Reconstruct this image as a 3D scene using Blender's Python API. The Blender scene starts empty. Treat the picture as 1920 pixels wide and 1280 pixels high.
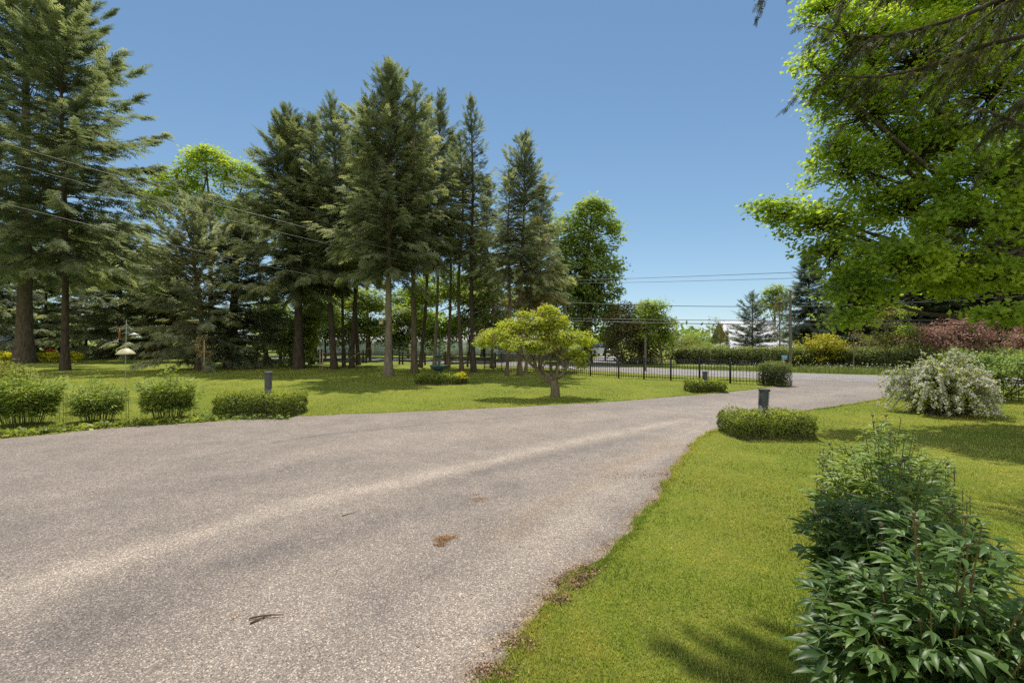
import bpy, math, random
import numpy as np
from mathutils import Vector

random.seed(7)
PI = math.pi
S = bpy.context.scene
COL = S.collection
F, CAMH, HY = 880.0, 1.7, 640.0          # focal length (in photo pixels), eye height, horizon row: used to survey positions


def GP(u, v):                             # ground point seen at a photo position
    d = F * CAMH / (v - HY)
    return ((u - 960) / F * d, d)


def XA(u, d): return (u - 960) / F * d
def ZA(v, d): return CAMH + (HY - v) / F * d
def nrm(a): return a / np.maximum(np.linalg.norm(a, axis=-1, keepdims=True), 1e-9)


# ------------------------------------------------------------------ scene graph helpers
def tag(o, label=None, cat=None, group=None, kind=None):
    if label: o['label'] = label
    if cat: o['category'] = cat
    if group: o['group'] = group
    if kind: o['kind'] = kind
    return o


def thing(name, label, cat, loc=(0, 0, 0), rz=0.0, group=None):
    o = bpy.data.objects.new(name, None)
    COL.objects.link(o)
    o.empty_display_size = 0.2
    o.location = loc
    o.rotation_euler = (0, 0, rz)
    return tag(o, label, cat, group)


def copy_tree(o, parent=None):
    c = o.copy()
    COL.objects.link(c)
    c.parent = parent
    for ch in list(o.children):
        copy_tree(ch, c)
    return c


class Geo:
    """collects faces of one mesh; tone is a per-vertex shade number read by the materials"""
    def __init__(self):
        self.v, self.t, self.f, self.n, self.m = [], [], [], 0, []

    def add(self, v, f, tone=0.5, mat=0):
        v = np.asarray(v, dtype=np.float32).reshape(-1, 3)
        f = np.asarray(f, dtype=np.int64)
        self.v.append(v)
        self.t.append(np.broadcast_to(np.asarray(tone, dtype=np.float32), (len(v),)))
        self.f.append(f + self.n)
        self.m.append(np.full(len(f), mat, dtype=np.int32))
        self.n += len(v)
        return self

    def scatter(self, tv, tf, pos, X, Y, Z, sc, tone, mat=0):
        M, N = len(pos), len(tv)
        sc = np.asarray(sc, dtype=float)
        if sc.ndim == 1: sc = np.stack([sc] * 3, 1)
        L = tv[None, :, :] * sc[:, None, :]
        v = pos[:, None, :] + L[..., 0:1] * X[:, None, :] + L[..., 1:2] * Y[:, None, :] + L[..., 2:3] * Z[:, None, :]
        f = (tf[None, :, :] + (np.arange(M) * N)[:, None, None]).reshape(-1, tf.shape[1])
        return self.add(v.reshape(-1, 3), f, np.repeat(tone, N), mat)

    def tube(self, pts, rad, k=5, tone=0.5, mat=0, cap=True):
        pts = np.asarray(pts, dtype=float)
        n = len(pts)
        rad = np.broadcast_to(np.asarray(rad, dtype=float), (n,))
        T = nrm(np.gradient(pts, axis=0))
        ref = np.array([0.0, 0, 1]) if abs(T[:, 2]).mean() < 0.8 else np.array([1.0, 0, 0])
        A = nrm(np.cross(T, ref)); B = np.cross(T, A)
        a = np.arange(k) / k * 2 * PI
        v = pts[:, None] + rad[:, None, None] * (np.cos(a)[None, :, None] * A[:, None] + np.sin(a)[None, :, None] * B[:, None])
        i = np.arange(n - 1)[:, None] * k; j = np.arange(k)[None]; j2 = (j + 1) % k
        f = np.stack([i + j, i + j2, i + k + j2, i + k + j], -1).reshape(-1, 4)
        self.add(v.reshape(-1, 3), f, tone, mat)
        if cap:
            base = self.n
            c = np.vstack([v[0], v[-1]])
            ff = [[t, (t + 1) % k, (t + 2) % k, (t + 2) % k] for t in ()]
            self.add(np.vstack([v[-1], pts[-1:]]), [[q, (q + 1) % k, k] for q in range(k)], tone, mat)
            self.add(np.vstack([v[0], pts[:1]]), [[(q + 1) % k, q, k] for q in range(k)], tone, mat)
        return self

    def box(self, c, s, rz=0.0, tone=0.5, mat=0, taper=1.0):
        x, y, z = np.array(s) / 2
        v = np.array([[-x, -y, -z], [x, -y, -z], [x, y, -z], [-x, y, -z], [-x * taper, -y * taper, z], [x * taper, -y * taper, z], [x * taper, y * taper, z], [-x * taper, y * taper, z]])
        R = np.array([[math.cos(rz), -math.sin(rz), 0], [math.sin(rz), math.cos(rz), 0], [0, 0, 1]])
        self.add(v @ R.T + np.array(c), [[0, 3, 2, 1], [4, 5, 6, 7], [0, 1, 5, 4], [1, 2, 6, 5], [2, 3, 7, 6], [3, 0, 4, 7]], tone, mat)
        return self

    def lathe(self, prof, k=20, c=(0, 0, 0), tone=0.5, mat=0):
        prof = np.asarray(prof, dtype=float)
        a = np.arange(k) / k * 2 * PI
        v = np.stack([prof[:, 0:1] * np.cos(a), prof[:, 0:1] * np.sin(a), np.repeat(prof[:, 1:2], k, 1)], -1) + np.array(c)
        n = len(prof)
        i = np.arange(n - 1)[:, None] * k; j = np.arange(k)[None]; j2 = (j + 1) % k
        self.add(v.reshape(-1, 3), np.stack([i + j, i + j2, i + k + j2, i + k + j], -1).reshape(-1, 4), tone, mat)
        return self

    def build(self, name, mats, parent=None, smooth=False, loc=None):
        me = bpy.data.meshes.new(name)
        V = np.vstack(self.v).astype(np.float32)
        me.vertices.add(len(V))
        me.vertices.foreach_set('co', V.ravel())
        starts, loops, st = [], [], 0
        for f in self.f:
            n, k = f.shape
            loops.append(f.ravel()); starts.append(st + np.arange(n) * k); st += n * k
        loops = np.concatenate(loops).astype(np.int32); starts = np.concatenate(starts).astype(np.int32)
        me.loops.add(len(loops)); me.loops.foreach_set('vertex_index', loops)
        me.polygons.add(len(starts)); me.polygons.foreach_set('loop_start', starts)
        me.polygons.foreach_set('material_index', np.concatenate(self.m))
        if smooth: me.polygons.foreach_set('use_smooth', np.ones(len(starts), dtype=bool))
        at = me.attributes.new('tone', 'FLOAT', 'POINT')
        at.data.foreach_set('value', np.concatenate(self.t).astype(np.float32))
        me.update(calc_edges=True)
        for m in (mats if isinstance(mats, (list, tuple)) else [mats]): me.materials.append(m)
        o = bpy.data.objects.new(name, me)
        COL.objects.link(o)
        o.parent = parent
        if loc is not None: o.location = loc
        return o


# ------------------------------------------------------------------ materials
def mat_new(name):
    m = bpy.data.materials.new(name)
    m.use_nodes = True
    nt = m.node_tree
    nt.nodes.clear()
    out = nt.nodes.new('ShaderNodeOutputMaterial')
    return m, nt, out


def N(nt, kind, **kw):
    n = nt.nodes.new(kind)
    for k, v in kw.items():
        if hasattr(n, k) and k not in n.inputs: setattr(n, k, v)
        else: n.inputs[k].default_value = v
    return n


def ramp(nt, src, stops):
    r = nt.nodes.new('ShaderNodeValToRGB')
    el = r.color_ramp.elements
    while len(el) > 1: el.remove(el[-1])
    for i, (p, c) in enumerate(stops):
        e = el[0] if i == 0 else el.new(p)
        e.position = p
        e.color = (*c, 1) if len(c) == 3 else c
    nt.links.new(src, r.inputs[0])
    return r


def mixc(nt, fac, a, b, mode='MIX'):
    n = nt.nodes.new('ShaderNodeMix'); n.data_type = 'RGBA'; n.blend_type = mode
    for sock, val in ((n.inputs[0], fac), (n.inputs[6], a), (n.inputs[7], b)):
        if hasattr(val, 'is_linked'): nt.links.new(val, sock)
        else: sock.default_value = val if not isinstance(val, tuple) else (*val[:3], 1)
    return n.outputs[2]


def noise(nt, scale, detail=3, rough=0.55, vec=None):
    n = N(nt, 'ShaderNodeTexNoise', Scale=scale, Detail=detail, Roughness=rough)
    if vec is not None: nt.links.new(vec, n.inputs['Vector'])
    return n.outputs['Fac']


def geo_pos(nt): return nt.nodes.new('ShaderNodeNewGeometry').outputs['Position']


GAIN = {}


def foliage(name, dark, mid, light, trans=0.35, tint=(1.25, 1.2, 0.55), rough=0.5, spec=0.3, clump=0.6, patch=False):
    g_ = GAIN.get(name, 1.0)
    dark, mid, light = (tuple(min(.85, c * g_) for c in q) for q in (dark, mid, light))
    m, nt, out = mat_new(name)
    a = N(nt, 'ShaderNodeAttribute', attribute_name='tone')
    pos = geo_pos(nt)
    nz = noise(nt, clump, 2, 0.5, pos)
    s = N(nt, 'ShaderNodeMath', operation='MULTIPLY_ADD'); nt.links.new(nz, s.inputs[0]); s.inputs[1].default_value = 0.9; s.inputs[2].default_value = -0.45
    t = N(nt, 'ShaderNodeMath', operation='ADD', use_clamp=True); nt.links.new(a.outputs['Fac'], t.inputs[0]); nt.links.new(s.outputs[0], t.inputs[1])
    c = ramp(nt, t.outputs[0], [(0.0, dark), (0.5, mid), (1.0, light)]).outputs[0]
    if patch:
        pn = ramp(nt, noise(nt, 0.55, 5, 0.62, pos), [(0.34, (0.60, 0.80, 0.55)), (0.50, (1, 1, 1)), (0.66, (1.32, 1.10, 1.25))]).outputs[0]
        c = mixc(nt, 1.0, c, pn, 'MULTIPLY')
        pn = ramp(nt, noise(nt, 5.5, 3, 0.6, pos), [(0.36, (0.74, 0.84, 0.70)), (0.52, (1, 1, 1)), (0.70, (1.25, 1.10, 1.2))]).outputs[0]
        c = mixc(nt, 1.0, c, pn, 'MULTIPLY')
    p = N(nt, 'ShaderNodeBsdfPrincipled', Roughness=rough)
    p.inputs['Specular IOR Level'].default_value = spec
    nt.links.new(c, p.inputs['Base Color'])
    tr = nt.nodes.new('ShaderNodeBsdfTranslucent')
    nt.links.new(mixc(nt, 1.0, c, tint, 'MULTIPLY'), tr.inputs[0])
    mx = nt.nodes.new('ShaderNodeMixShader'); mx.inputs[0].default_value = trans
    nt.links.new(p.outputs[0], mx.inputs[1]); nt.links.new(tr.outputs[0], mx.inputs[2])
    nt.links.new(mx.outputs[0], out.inputs[0])
    return m


def bark(name, a, b, scale=9.0):
    m, nt, out = mat_new(name)
    tc = nt.nodes.new('ShaderNodeTexCoord')
    mp = N(nt, 'ShaderNodeMapping'); mp.inputs['Scale'].default_value = (1, 1, 0.22)
    nt.links.new(tc.outputs['Object'], mp.inputs[0])
    n1 = noise(nt, scale, 6, 0.7, mp.outputs[0])
    c = ramp(nt, n1, [(0.32, a), (0.68, b)]).outputs[0]
    n2 = noise(nt, 0.8, 3, 0.6, tc.outputs['Object'])
    c = mixc(nt, n2, c, mixc(nt, 1.0, c, (0.62, 0.66, 0.55), 'MULTIPLY'))
    p = N(nt, 'ShaderNodeBsdfPrincipled', Roughness=0.9); p.inputs['Specular IOR Level'].default_value = 0.1
    bp = N(nt, 'ShaderNodeBump', Strength=0.8, Distance=0.04); nt.links.new(n1, bp.inputs['Height'])
    nt.links.new(c, p.inputs['Base Color']); nt.links.new(bp.outputs[0], p.inputs['Normal'])
    nt.links.new(p.outputs[0], out.inputs[0])
    return m


def plain(name, col, rough=0.6, metal=0.0, spec=0.4, var=0.18, scale=6.0, bump=0.0):
    m, nt, out = mat_new(name)
    tc = nt.nodes.new('ShaderNodeTexCoord')
    n1 = noise(nt, scale, 4, 0.6, tc.outputs['Object'])
    lo = tuple(c * (1 - var) for c in col); hi = tuple(min(1, c * (1 + var)) for c in col)
    c = ramp(nt, n1, [(0.3, lo), (0.7, hi)]).outputs[0]
    p = N(nt, 'ShaderNodeBsdfPrincipled', Roughness=rough, Metallic=metal); p.inputs['Specular IOR Level'].default_value = spec
    nt.links.new(c, p.inputs['Base Color'])
    if bump:
        bp = N(nt, 'ShaderNodeBump', Strength=bump, Distance=0.01); nt.links.new(n1, bp.inputs['Height']); nt.links.new(bp.outputs[0], p.inputs['Normal'])
    nt.links.new(p.outputs[0], out.inputs[0])
    return m


M = {}
CT = (1.12, 1.10, 0.72)
M['conifer'] = foliage('conifer', (0.085, 0.12, 0.066), (0.245, 0.29, 0.155), (0.54, 0.56, 0.3), 0.52, CT, 0.6, 0.2, 0.45)
M['conifer_grey'] = foliage('conifer_grey', (0.115, 0.146, 0.092), (0.31, 0.348, 0.215), (0.58, 0.6, 0.38), 0.52, CT, 0.6, 0.2, 0.5)
M['conifer_dark'] = foliage('conifer_dark', (0.066, 0.096, 0.06), (0.19, 0.228, 0.132), (0.42, 0.455, 0.25), 0.52, CT, 0.6, 0.2, 0.5)
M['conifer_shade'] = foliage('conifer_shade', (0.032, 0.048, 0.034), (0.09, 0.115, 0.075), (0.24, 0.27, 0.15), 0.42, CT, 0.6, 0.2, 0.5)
M['conifer_blue'] = foliage('conifer_blue', (0.08, 0.105, 0.085), (0.2, 0.25, 0.19), (0.37, 0.42, 0.3), 0.46, (1.05, 1.1, 0.8), 0.6, 0.2, 0.5)
M['hemlock'] = foliage('hemlock', (0.025, 0.032, 0.016), (0.082, 0.096, 0.038), (0.22, 0.235, 0.085), 0.48, (1.3, 1.2, 0.6), 0.55, 0.2, 0.7)
M['maple'] = foliage('maple', (0.155, 0.24, 0.038), (0.325, 0.455, 0.064), (0.54, 0.63, 0.1), 0.6, (1.42, 1.36, 0.6), 0.5, 0.22, 0.5)
M['broad'] = foliage('broad', (0.14, 0.2, 0.06), (0.31, 0.41, 0.1), (0.52, 0.58, 0.16), 0.54, (1.3, 1.22, 0.6), 0.5, 0.25, 0.4)
M['broad_light'] = foliage('broad_light', (0.17, 0.25, 0.048), (0.37, 0.5, 0.085), (0.57, 0.66, 0.13), 0.54, (1.3, 1.22, 0.6), 0.5, 0.25, 0.5)
M['broad_dark'] = foliage('broad_dark', (0.135, 0.195, 0.07), (0.285, 0.39, 0.1), (0.48, 0.56, 0.14), 0.54, (1.25, 1.2, 0.6), 0.5, 0.25, 0.4)
M['magnolia'] = foliage('magnolia', (0.2, 0.25, 0.042), (0.42, 0.5, 0.068), (0.64, 0.68, 0.1), 0.52, (1.25, 1.18, 0.5), 0.5, 0.25, 1.4)
M['hedge'] = foliage('hedge', (0.085, 0.115, 0.028), (0.27, 0.33, 0.055), (0.52, 0.56, 0.105), 0.45, (1.25, 1.2, 0.55), 0.48, 0.25, 2.0)
M['hedge_far'] = foliage('hedge_far', (0.075, 0.095, 0.042), (0.2, 0.24, 0.09), (0.38, 0.42, 0.16), 0.45, (1.25, 1.2, 0.6), 0.5, 0.25, 1.0)
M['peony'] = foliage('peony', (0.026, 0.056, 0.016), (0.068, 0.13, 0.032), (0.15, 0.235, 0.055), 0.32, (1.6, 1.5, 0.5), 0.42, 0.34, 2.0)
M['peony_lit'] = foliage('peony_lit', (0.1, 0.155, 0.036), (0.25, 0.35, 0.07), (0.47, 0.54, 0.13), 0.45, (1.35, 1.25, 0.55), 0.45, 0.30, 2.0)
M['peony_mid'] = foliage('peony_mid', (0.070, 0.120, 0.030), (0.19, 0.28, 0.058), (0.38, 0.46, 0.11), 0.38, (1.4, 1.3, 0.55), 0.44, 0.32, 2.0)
M['yellow'] = foliage('yellow', (0.26, 0.27, 0.022), (0.52, 0.5, 0.03), (0.72, 0.66, 0.04), 0.45, (1.15, 1.08, 0.5), 0.5, 0.25, 1.0)
M['yellow_green'] = foliage('yellow_green', (0.10, 0.115, 0.022), (0.29, 0.31, 0.050), (0.48, 0.47, 0.085), 0.45, (1.2, 1.1, 0.5), 0.5, 0.25, 1.0)
M['red'] = foliage('red', (0.15, 0.092, 0.068), (0.36, 0.225, 0.17), (0.54, 0.37, 0.28), 0.38, (1.3, 0.9, 0.7), 0.5, 0.25, 1.0)
M['olive'] = foliage('olive', (0.115, 0.115, 0.058), (0.255, 0.245, 0.105), (0.43, 0.4, 0.165), 0.46, (1.2, 1.1, 0.6), 0.5, 0.25, 0.8)
M['pale_leaf'] = foliage('pale_leaf', (0.32, 0.27, 0.13), (0.55, 0.47, 0.25), (0.72, 0.63, 0.40), 0.45, (1.1, 1.0, 0.7), 0.5, 0.2, 2.0)
M['white_flower'] = foliage('white_flower', (0.62, 0.62, 0.5), (0.78, 0.77, 0.68), (0.88, 0.87, 0.82), 0.3, (1, 1, 0.9), 0.6, 0.2, 2.0)
M['pink_flower'] = foliage('pink_flower', (0.16, 0.085, 0.07), (0.33, 0.18, 0.15), (0.48, 0.30, 0.24), 0.4, (1, 0.9, 0.8), 0.6, 0.2, 2.0)
M['yellow_flower'] = foliage('yellow_flower', (.56,.53,.02), (.78,.74,.03), (.86,.82,.05), 0.4, (1, 1, 0.6), 0.6, 0.2, 2.0)
M['red_flower'] = foliage('red_flower', (0.30, 0.04, 0.02), (0.55, 0.09, 0.03), (0.66, 0.16, 0.05), 0.4, (1, 0.8, 0.6), 0.6, 0.2, 2.0)
M['grass'] = foliage('grass', (0.2, 0.24, 0.048), (0.385, 0.442, 0.098), (0.6, 0.61, 0.19), 0.42, (1.2, 1.15, 0.55), 0.55, 0.2, 0.9, patch=True)
M['grass_tall'] = foliage('grass_tall', (0.09, 0.12, 0.04), (0.20, 0.26, 0.085), (0.34, 0.40, 0.16), 0.42, (1.2, 1.15, 0.6), 0.5, 0.25, 0.9)
M['bark_grey'] = bark('bark_grey', (0.13, 0.105, 0.080), (0.38, 0.32, 0.25))
M['bark_brown'] = bark('bark_brown', (0.085, 0.065, 0.048), (0.26, 0.205, 0.15))
M['bark_dark'] = bark('bark_dark', (0.045, 0.036, 0.028), (0.15, 0.12, 0.092))
M['bark_tan'] = bark('bark_tan', (0.14, 0.115, 0.075), (0.34, 0.28, 0.19), 16)
M['stem'] = plain('stem', (0.12, 0.135, 0.035), 0.5, var=0.3, scale=14)
M['stem_red'] = plain('stem_red', (0.16, 0.115, 0.035), 0.5, var=0.35, scale=14)
M['bud'] = plain('bud', (0.14, 0.12, 0.06), 0.5, var=0.3, scale=30)
M['black_metal'] = plain('black_metal', (0.012, 0.012, 0.013), 0.4, 0.0, 0.5)
M['bollard'] = plain('bollard', (0.085, 0.095, 0.092), 0.6, 0.0, 0.4, 0.25, 9, 0.2)
M['bollard_grey'] = plain('bollard_grey', (0.11, 0.118, 0.118), 0.6, 0.0, 0.4, 0.22, 9, 0.2)
M['wire'] = plain('wire', (0.10, 0.085, 0.06), 0.6, 0.3, 0.4)
M['cable'] = plain('cable', (0.020, 0.020, 0.022), 0.5)
M['cable_light'] = plain('cable_light', (0.13, 0.13, 0.125), 0.5)
M['pole_wood'] = bark('pole_wood', (0.13, 0.115, 0.10), (0.27, 0.245, 0.21), 12)
M['rail_wood'] = bark('rail_wood', (0.06, 0.048, 0.038), (0.17, 0.14, 0.11), 10)
M['stake'] = plain('stake', (0.36, 0.30, 0.20), 0.8)
M['verdigris'] = plain('verdigris', (0.065, 0.115, 0.105), 0.6, 0.1, 0.4, 0.45, 12, 0.2)
M['cream'] = plain('cream', (0.55, 0.50, 0.30), 0.5)
M['white'] = plain('white', (0.72, 0.72, 0.70), 0.5, var=0.06)
M['copper'] = plain('copper', (0.30, 0.10, 0.05), 0.4)
M['steel'] = plain('steel', (0.45, 0.45, 0.46), 0.4, 0.4)
M['glass'] = plain('glass', (0.03, 0.035, 0.04), 0.08, 0.0, 0.7)
M['rubber'] = plain('rubber', (0.015, 0.015, 0.015), 0.85)
M['car_white'] = plain('car_white', (0.68, 0.69, 0.70), 0.25, var=0.03)
M['car_dark'] = plain('car_dark', (0.035, 0.038, 0.045), 0.25, var=0.03)
M['roof_metal'] = plain('roof_metal', (0.37, 0.37, 0.38), 0.5, 0.0, 0.4, 0.10, 3)
M['roof_pale'] = plain('roof_pale', (0.62, 0.62, 0.65), 0.5, 0.0, 0.4, 0.08, 3)
M['siding'] = plain('siding', (0.30, 0.30, 0.28), 0.7)
M['siding_white'] = plain('siding_white', (0.55, 0.55, 0.53), 0.7, var=0.08)
M['shed_blue'] = plain('shed_blue', (0.52, 0.64, 0.74), 0.6, var=0.10, scale=2)
M['shed_pale'] = plain('shed_pale', (0.84, 0.85, 0.86), 0.6, var=0.08, scale=2)
M['turquoise'] = plain('turquoise', (0.03, 0.27, 0.36), 0.5, var=0.08)
M['twig'] = plain('twig', (0.11, 0.065, 0.035), 0.8, var=0.3, scale=25)
M['litter'] = foliage('litter', (0.10, 0.058, 0.034), (0.25, 0.155, 0.092), (0.42, 0.29, 0.18), 0.05, (1, 1, 1), 0.9, 0.1, 5.0)
M['sawdust'] = foliage('sawdust', (0.22, 0.115, 0.045), (0.36, 0.20, 0.075), (0.48, 0.29, 0.12), 0.05, (1, 1, 1), 0.9, 0.1, 5.0)


# ------------------------------------------------------------------ camera, sun, sky
cam = bpy.data.cameras.new('camera')
cam.lens = 36 * F / 1920; cam.sensor_width = 36; cam.clip_start = 0.05; cam.clip_end = 5000
co = bpy.data.objects.new('camera', cam); COL.objects.link(co)
co.location = (0, 0, CAMH); co.rotation_euler = (PI / 2, 0, 0)
S.camera = co
ELEV, AZ = math.radians(65), math.radians(-6)          # sun ahead of the camera, a hair to the left
sd = Vector((math.sin(AZ) * math.cos(ELEV), math.cos(AZ) * math.cos(ELEV), math.sin(ELEV)))
sl = bpy.data.lights.new('sun', 'SUN'); sl.energy = 5.0; sl.angle = math.radians(0.55); sl.color = (1.0, 0.955, 0.88)
so = bpy.data.objects.new('sun', sl); COL.objects.link(so)
so.rotation_euler = sd.to_track_quat('Z', 'Y').to_euler(); so.location = (0, 20, 40)
W = bpy.data.worlds.new('World'); S.world = W; W.use_nodes = True
wn = W.node_tree; wn.nodes.clear()
sky = wn.nodes.new('ShaderNodeTexSky'); sky.sky_type = 'NISHITA'; sky.sun_disc = False
sky.sun_elevation = ELEV; sky.sun_rotation = AZ; sky.air_density = 0.75; sky.dust_density = 0.0; sky.ozone_density = 3.0
# soft shoulder on the bright horizon: c -> 1.3 c / (1 + 6 c) in sky units, as the camera's tone curve gives
k1 = wn.nodes.new('ShaderNodeVectorMath'); k1.operation = 'MULTIPLY'; k1.inputs[1].default_value = (0.105, 0.105, 0.105)
k2 = wn.nodes.new('ShaderNodeVectorMath'); k2.operation = 'ADD'; k2.inputs[1].default_value = (1, 1, 1)
k3 = wn.nodes.new('ShaderNodeVectorMath'); k3.operation = 'DIVIDE'
k4 = wn.nodes.new('ShaderNodeVectorMath'); k4.operation = 'MULTIPLY'; k4.inputs[1].default_value = (1.33, 1.51, 1.57)
bg = wn.nodes.new('ShaderNodeBackground'); bg.inputs[1].default_value = 0.13
wo = wn.nodes.new('ShaderNodeOutputWorld')
wn.links.new(sky.outputs[0], k1.inputs[0]); wn.links.new(k1.outputs[0], k2.inputs[0]); wn.links.new(sky.outputs[0], k3.inputs[0]); wn.links.new(k2.outputs[0], k3.inputs[1])
wn.links.new(k3.outputs[0], k4.inputs[0]); # unseen bright cloud bank added behind the camera, to fill shaded faces
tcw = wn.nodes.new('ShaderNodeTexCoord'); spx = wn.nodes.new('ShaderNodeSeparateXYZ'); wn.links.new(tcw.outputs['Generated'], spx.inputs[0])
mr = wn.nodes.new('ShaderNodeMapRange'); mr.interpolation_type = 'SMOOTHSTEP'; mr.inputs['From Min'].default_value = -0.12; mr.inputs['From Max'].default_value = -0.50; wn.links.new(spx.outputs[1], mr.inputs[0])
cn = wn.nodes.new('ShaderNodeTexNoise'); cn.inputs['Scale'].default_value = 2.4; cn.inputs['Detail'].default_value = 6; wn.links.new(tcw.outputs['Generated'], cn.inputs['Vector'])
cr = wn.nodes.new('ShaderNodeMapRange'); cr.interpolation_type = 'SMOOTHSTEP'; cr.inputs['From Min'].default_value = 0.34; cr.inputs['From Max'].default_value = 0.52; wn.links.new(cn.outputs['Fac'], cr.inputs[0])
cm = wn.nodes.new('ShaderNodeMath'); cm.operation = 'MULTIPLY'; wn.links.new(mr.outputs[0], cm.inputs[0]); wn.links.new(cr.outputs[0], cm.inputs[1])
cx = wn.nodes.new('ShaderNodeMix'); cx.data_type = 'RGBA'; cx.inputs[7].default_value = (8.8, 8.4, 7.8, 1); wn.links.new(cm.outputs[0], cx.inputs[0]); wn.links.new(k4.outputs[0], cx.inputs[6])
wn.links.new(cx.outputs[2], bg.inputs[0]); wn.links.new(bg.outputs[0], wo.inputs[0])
S.view_settings.view_transform = 'Standard'; S.view_settings.look = 'None'; S.view_settings.exposure = 0
S.render.engine = 'CYCLES'
S.cycles.use_denoising = False
S.cycles.max_bounces = 8; S.cycles.diffuse_bounces = 4; S.cycles.glossy_bounces = 2; S.cycles.transmission_bounces = 5
S.cycles.sample_clamp_indirect = 4.0


# ------------------------------------------------------------------ ground sheets
def smooth_curve(pts, n):
    """Catmull-Rom through pts, resampled to n points"""
    P = np.array(pts, dtype=float)
    Q = np.vstack([2 * P[0] - P[1], P, 2 * P[-1] - P[-2]])
    out = []
    for i in range(1, len(Q) - 2):
        t = np.linspace(0, 1, 24, endpoint=False)[:, None]
        a, b, c, d = Q[i - 1], Q[i], Q[i + 1], Q[i + 2]
        out.append(0.5 * ((2 * b) + (c - a) * t + (2 * a - 5 * b + 4 * c - d) * t ** 2 + (3 * b - a - 3 * c + d) * t ** 3))
    out.append(P[-1:])
    C = np.vstack(out)
    s = np.r_[0, np.cumsum(np.linalg.norm(np.diff(C, axis=0), axis=1))]
    u = np.linspace(0, s[-1], n)
    return np.stack([np.interp(u, s, C[:, k]) for k in range(C.shape[1])], 1)


def seg_dist(p, line):
    """distance of points p (n,2) to polyline"""
    best = np.full(len(p), 1e9)
    for a, b in zip(line[:-1], line[1:]):
        ab = b - a
        t = np.clip(((p - a) @ ab) / max(ab @ ab, 1e-9), 0, 1)
        best = np.minimum(best, np.linalg.norm(p - a - t[:, None] * ab, axis=1))
    return best


def inside(p, poly):
    x, y = p[:, 0], p[:, 1]
    c = np.zeros(len(p), dtype=bool)
    for (x1, y1), (x2, y2) in zip(poly, np.roll(poly, -1, 0)):
        k = ((y1 > y) != (y2 > y)) & (x < (x2 - x1) * (y - y1) / (y2 - y1 + 1e-12) + x1)
        c ^= k
    return c


def gpl(pix): return [GP(*p) for p in pix]


rg = np.random.default_rng(11)
RIGHT = [(-6.5, -9), (-3.6, -4), (-1.9, -0.6)] + gpl([(925, 1268), (985, 1195), (1050, 1128), (1092, 1080), (1150, 1045), (1198, 990), (1240, 928), (1262, 886), (1290, 848), (1318, 818), (1362, 797), (1420, 784), (1500, 772), (1600, 757), (1668, 744)]) + [(13.2, 16.0), (16.2, 17.2), (19.5, 17.7)]
LEFT = [(-34, -2.0), (-20, 3.2), (-13.5, 6.1)] + gpl([(0, 822), (200, 803), (400, 790), (560, 780), (750, 772), (900, 766), (1000, 761), (1130, 754), (1250, 745), (1350, 737), (1440, 727), (1474, 722)]) + [(11.4, 19.6), (11.2, 21.0), (10.2, 22.8)]
RC, LC = smooth_curve(RIGHT, 320), smooth_curve(LEFT, 320)
wob = np.cumsum(rg.normal(0, 1, 320)); wob = np.convolve(rg.normal(0, 0.055, 326), np.ones(3) / 3, 'valid')[:320]
wob2 = np.convolve(rg.normal(0, 0.16, 345), np.ones(24) / 24, 'valid')[:320]
RC[:, 0] += wob * 0.6 + wob2; LC[:, 1] += wob[::-1] * 0.5 + wob2[::-1]
DRIVE = np.vstack([LC, RC[::-1]])
NEAR = np.array([(60, 3), (40, 9.5), (27, 14.6), (20, 17.4), (15, 19.4), (11, 21.8), (8, 23.7), (4.6, 27.3), (1.4, 31.0), (-4, 35.6), (-12, 41), (-25, 47.5), (-50, 56), (-90, 66)], dtype=float)
NC = smooth_curve(NEAR, 200)
tn = nrm(np.gradient(NC, axis=0)); FC = NC + np.stack([tn[:, 1], -tn[:, 0]], 1) * 5.2
if FC[100, 1] < NC[100, 1]: FC = 2 * NC - FC
ROAD = np.vstack([NC, FC[::-1]])


def ground_mat():
    m, nt, out = mat_new('lawn')
    pos = geo_pos(nt)
    mp = N(nt, 'ShaderNodeMapping'); mp.inputs['Rotation'].default_value = (0, 0, 0.5); mp.inputs['Scale'].default_value = (1, 0.45, 1)
    nt.links.new(pos, mp.inputs[0])
    big = noise(nt, 0.35, 4, 0.6, mp.outputs[0]); mid = noise(nt, 2.6, 4, 0.65, pos); fine = noise(nt, 42, 4, 0.75, pos)
    c = ramp(nt, big, [(0.3, (0.17, 0.21, 0.025)), (0.55, (0.235, 0.28, 0.035)), (0.75, (0.26, 0.28, 0.045))]).outputs[0]
    c = mixc(nt, ramp(nt, mid, [(0.35, (0, 0, 0)), (0.75, (0.55, 0.55, 0.55))]).outputs[0], c, (0.29, 0.28, 0.07))
    c = mixc(nt, 1.0, c, ramp(nt, fine, [(0.25, (0.35, 0.38, 0.35)), (0.6, (1.05, 1.05, 1.0)), (0.8, (1.4, 1.35, 1.3))]).outputs[0], 'MULTIPLY')
    p = N(nt, 'ShaderNodeBsdfPrincipled', Roughness=0.85); p.inputs['Specular IOR Level'].default_value = 0.1
    bp = N(nt, 'ShaderNodeBump', Strength=0.9, Distance=0.03); nt.links.new(fine, bp.inputs['Height'])
    nt.links.new(c, p.inputs['Base Color']); nt.links.new(bp.outputs[0], p.inputs['Normal'])
    nt.links.new(p.outputs[0], out.inputs[0])
    return m


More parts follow.
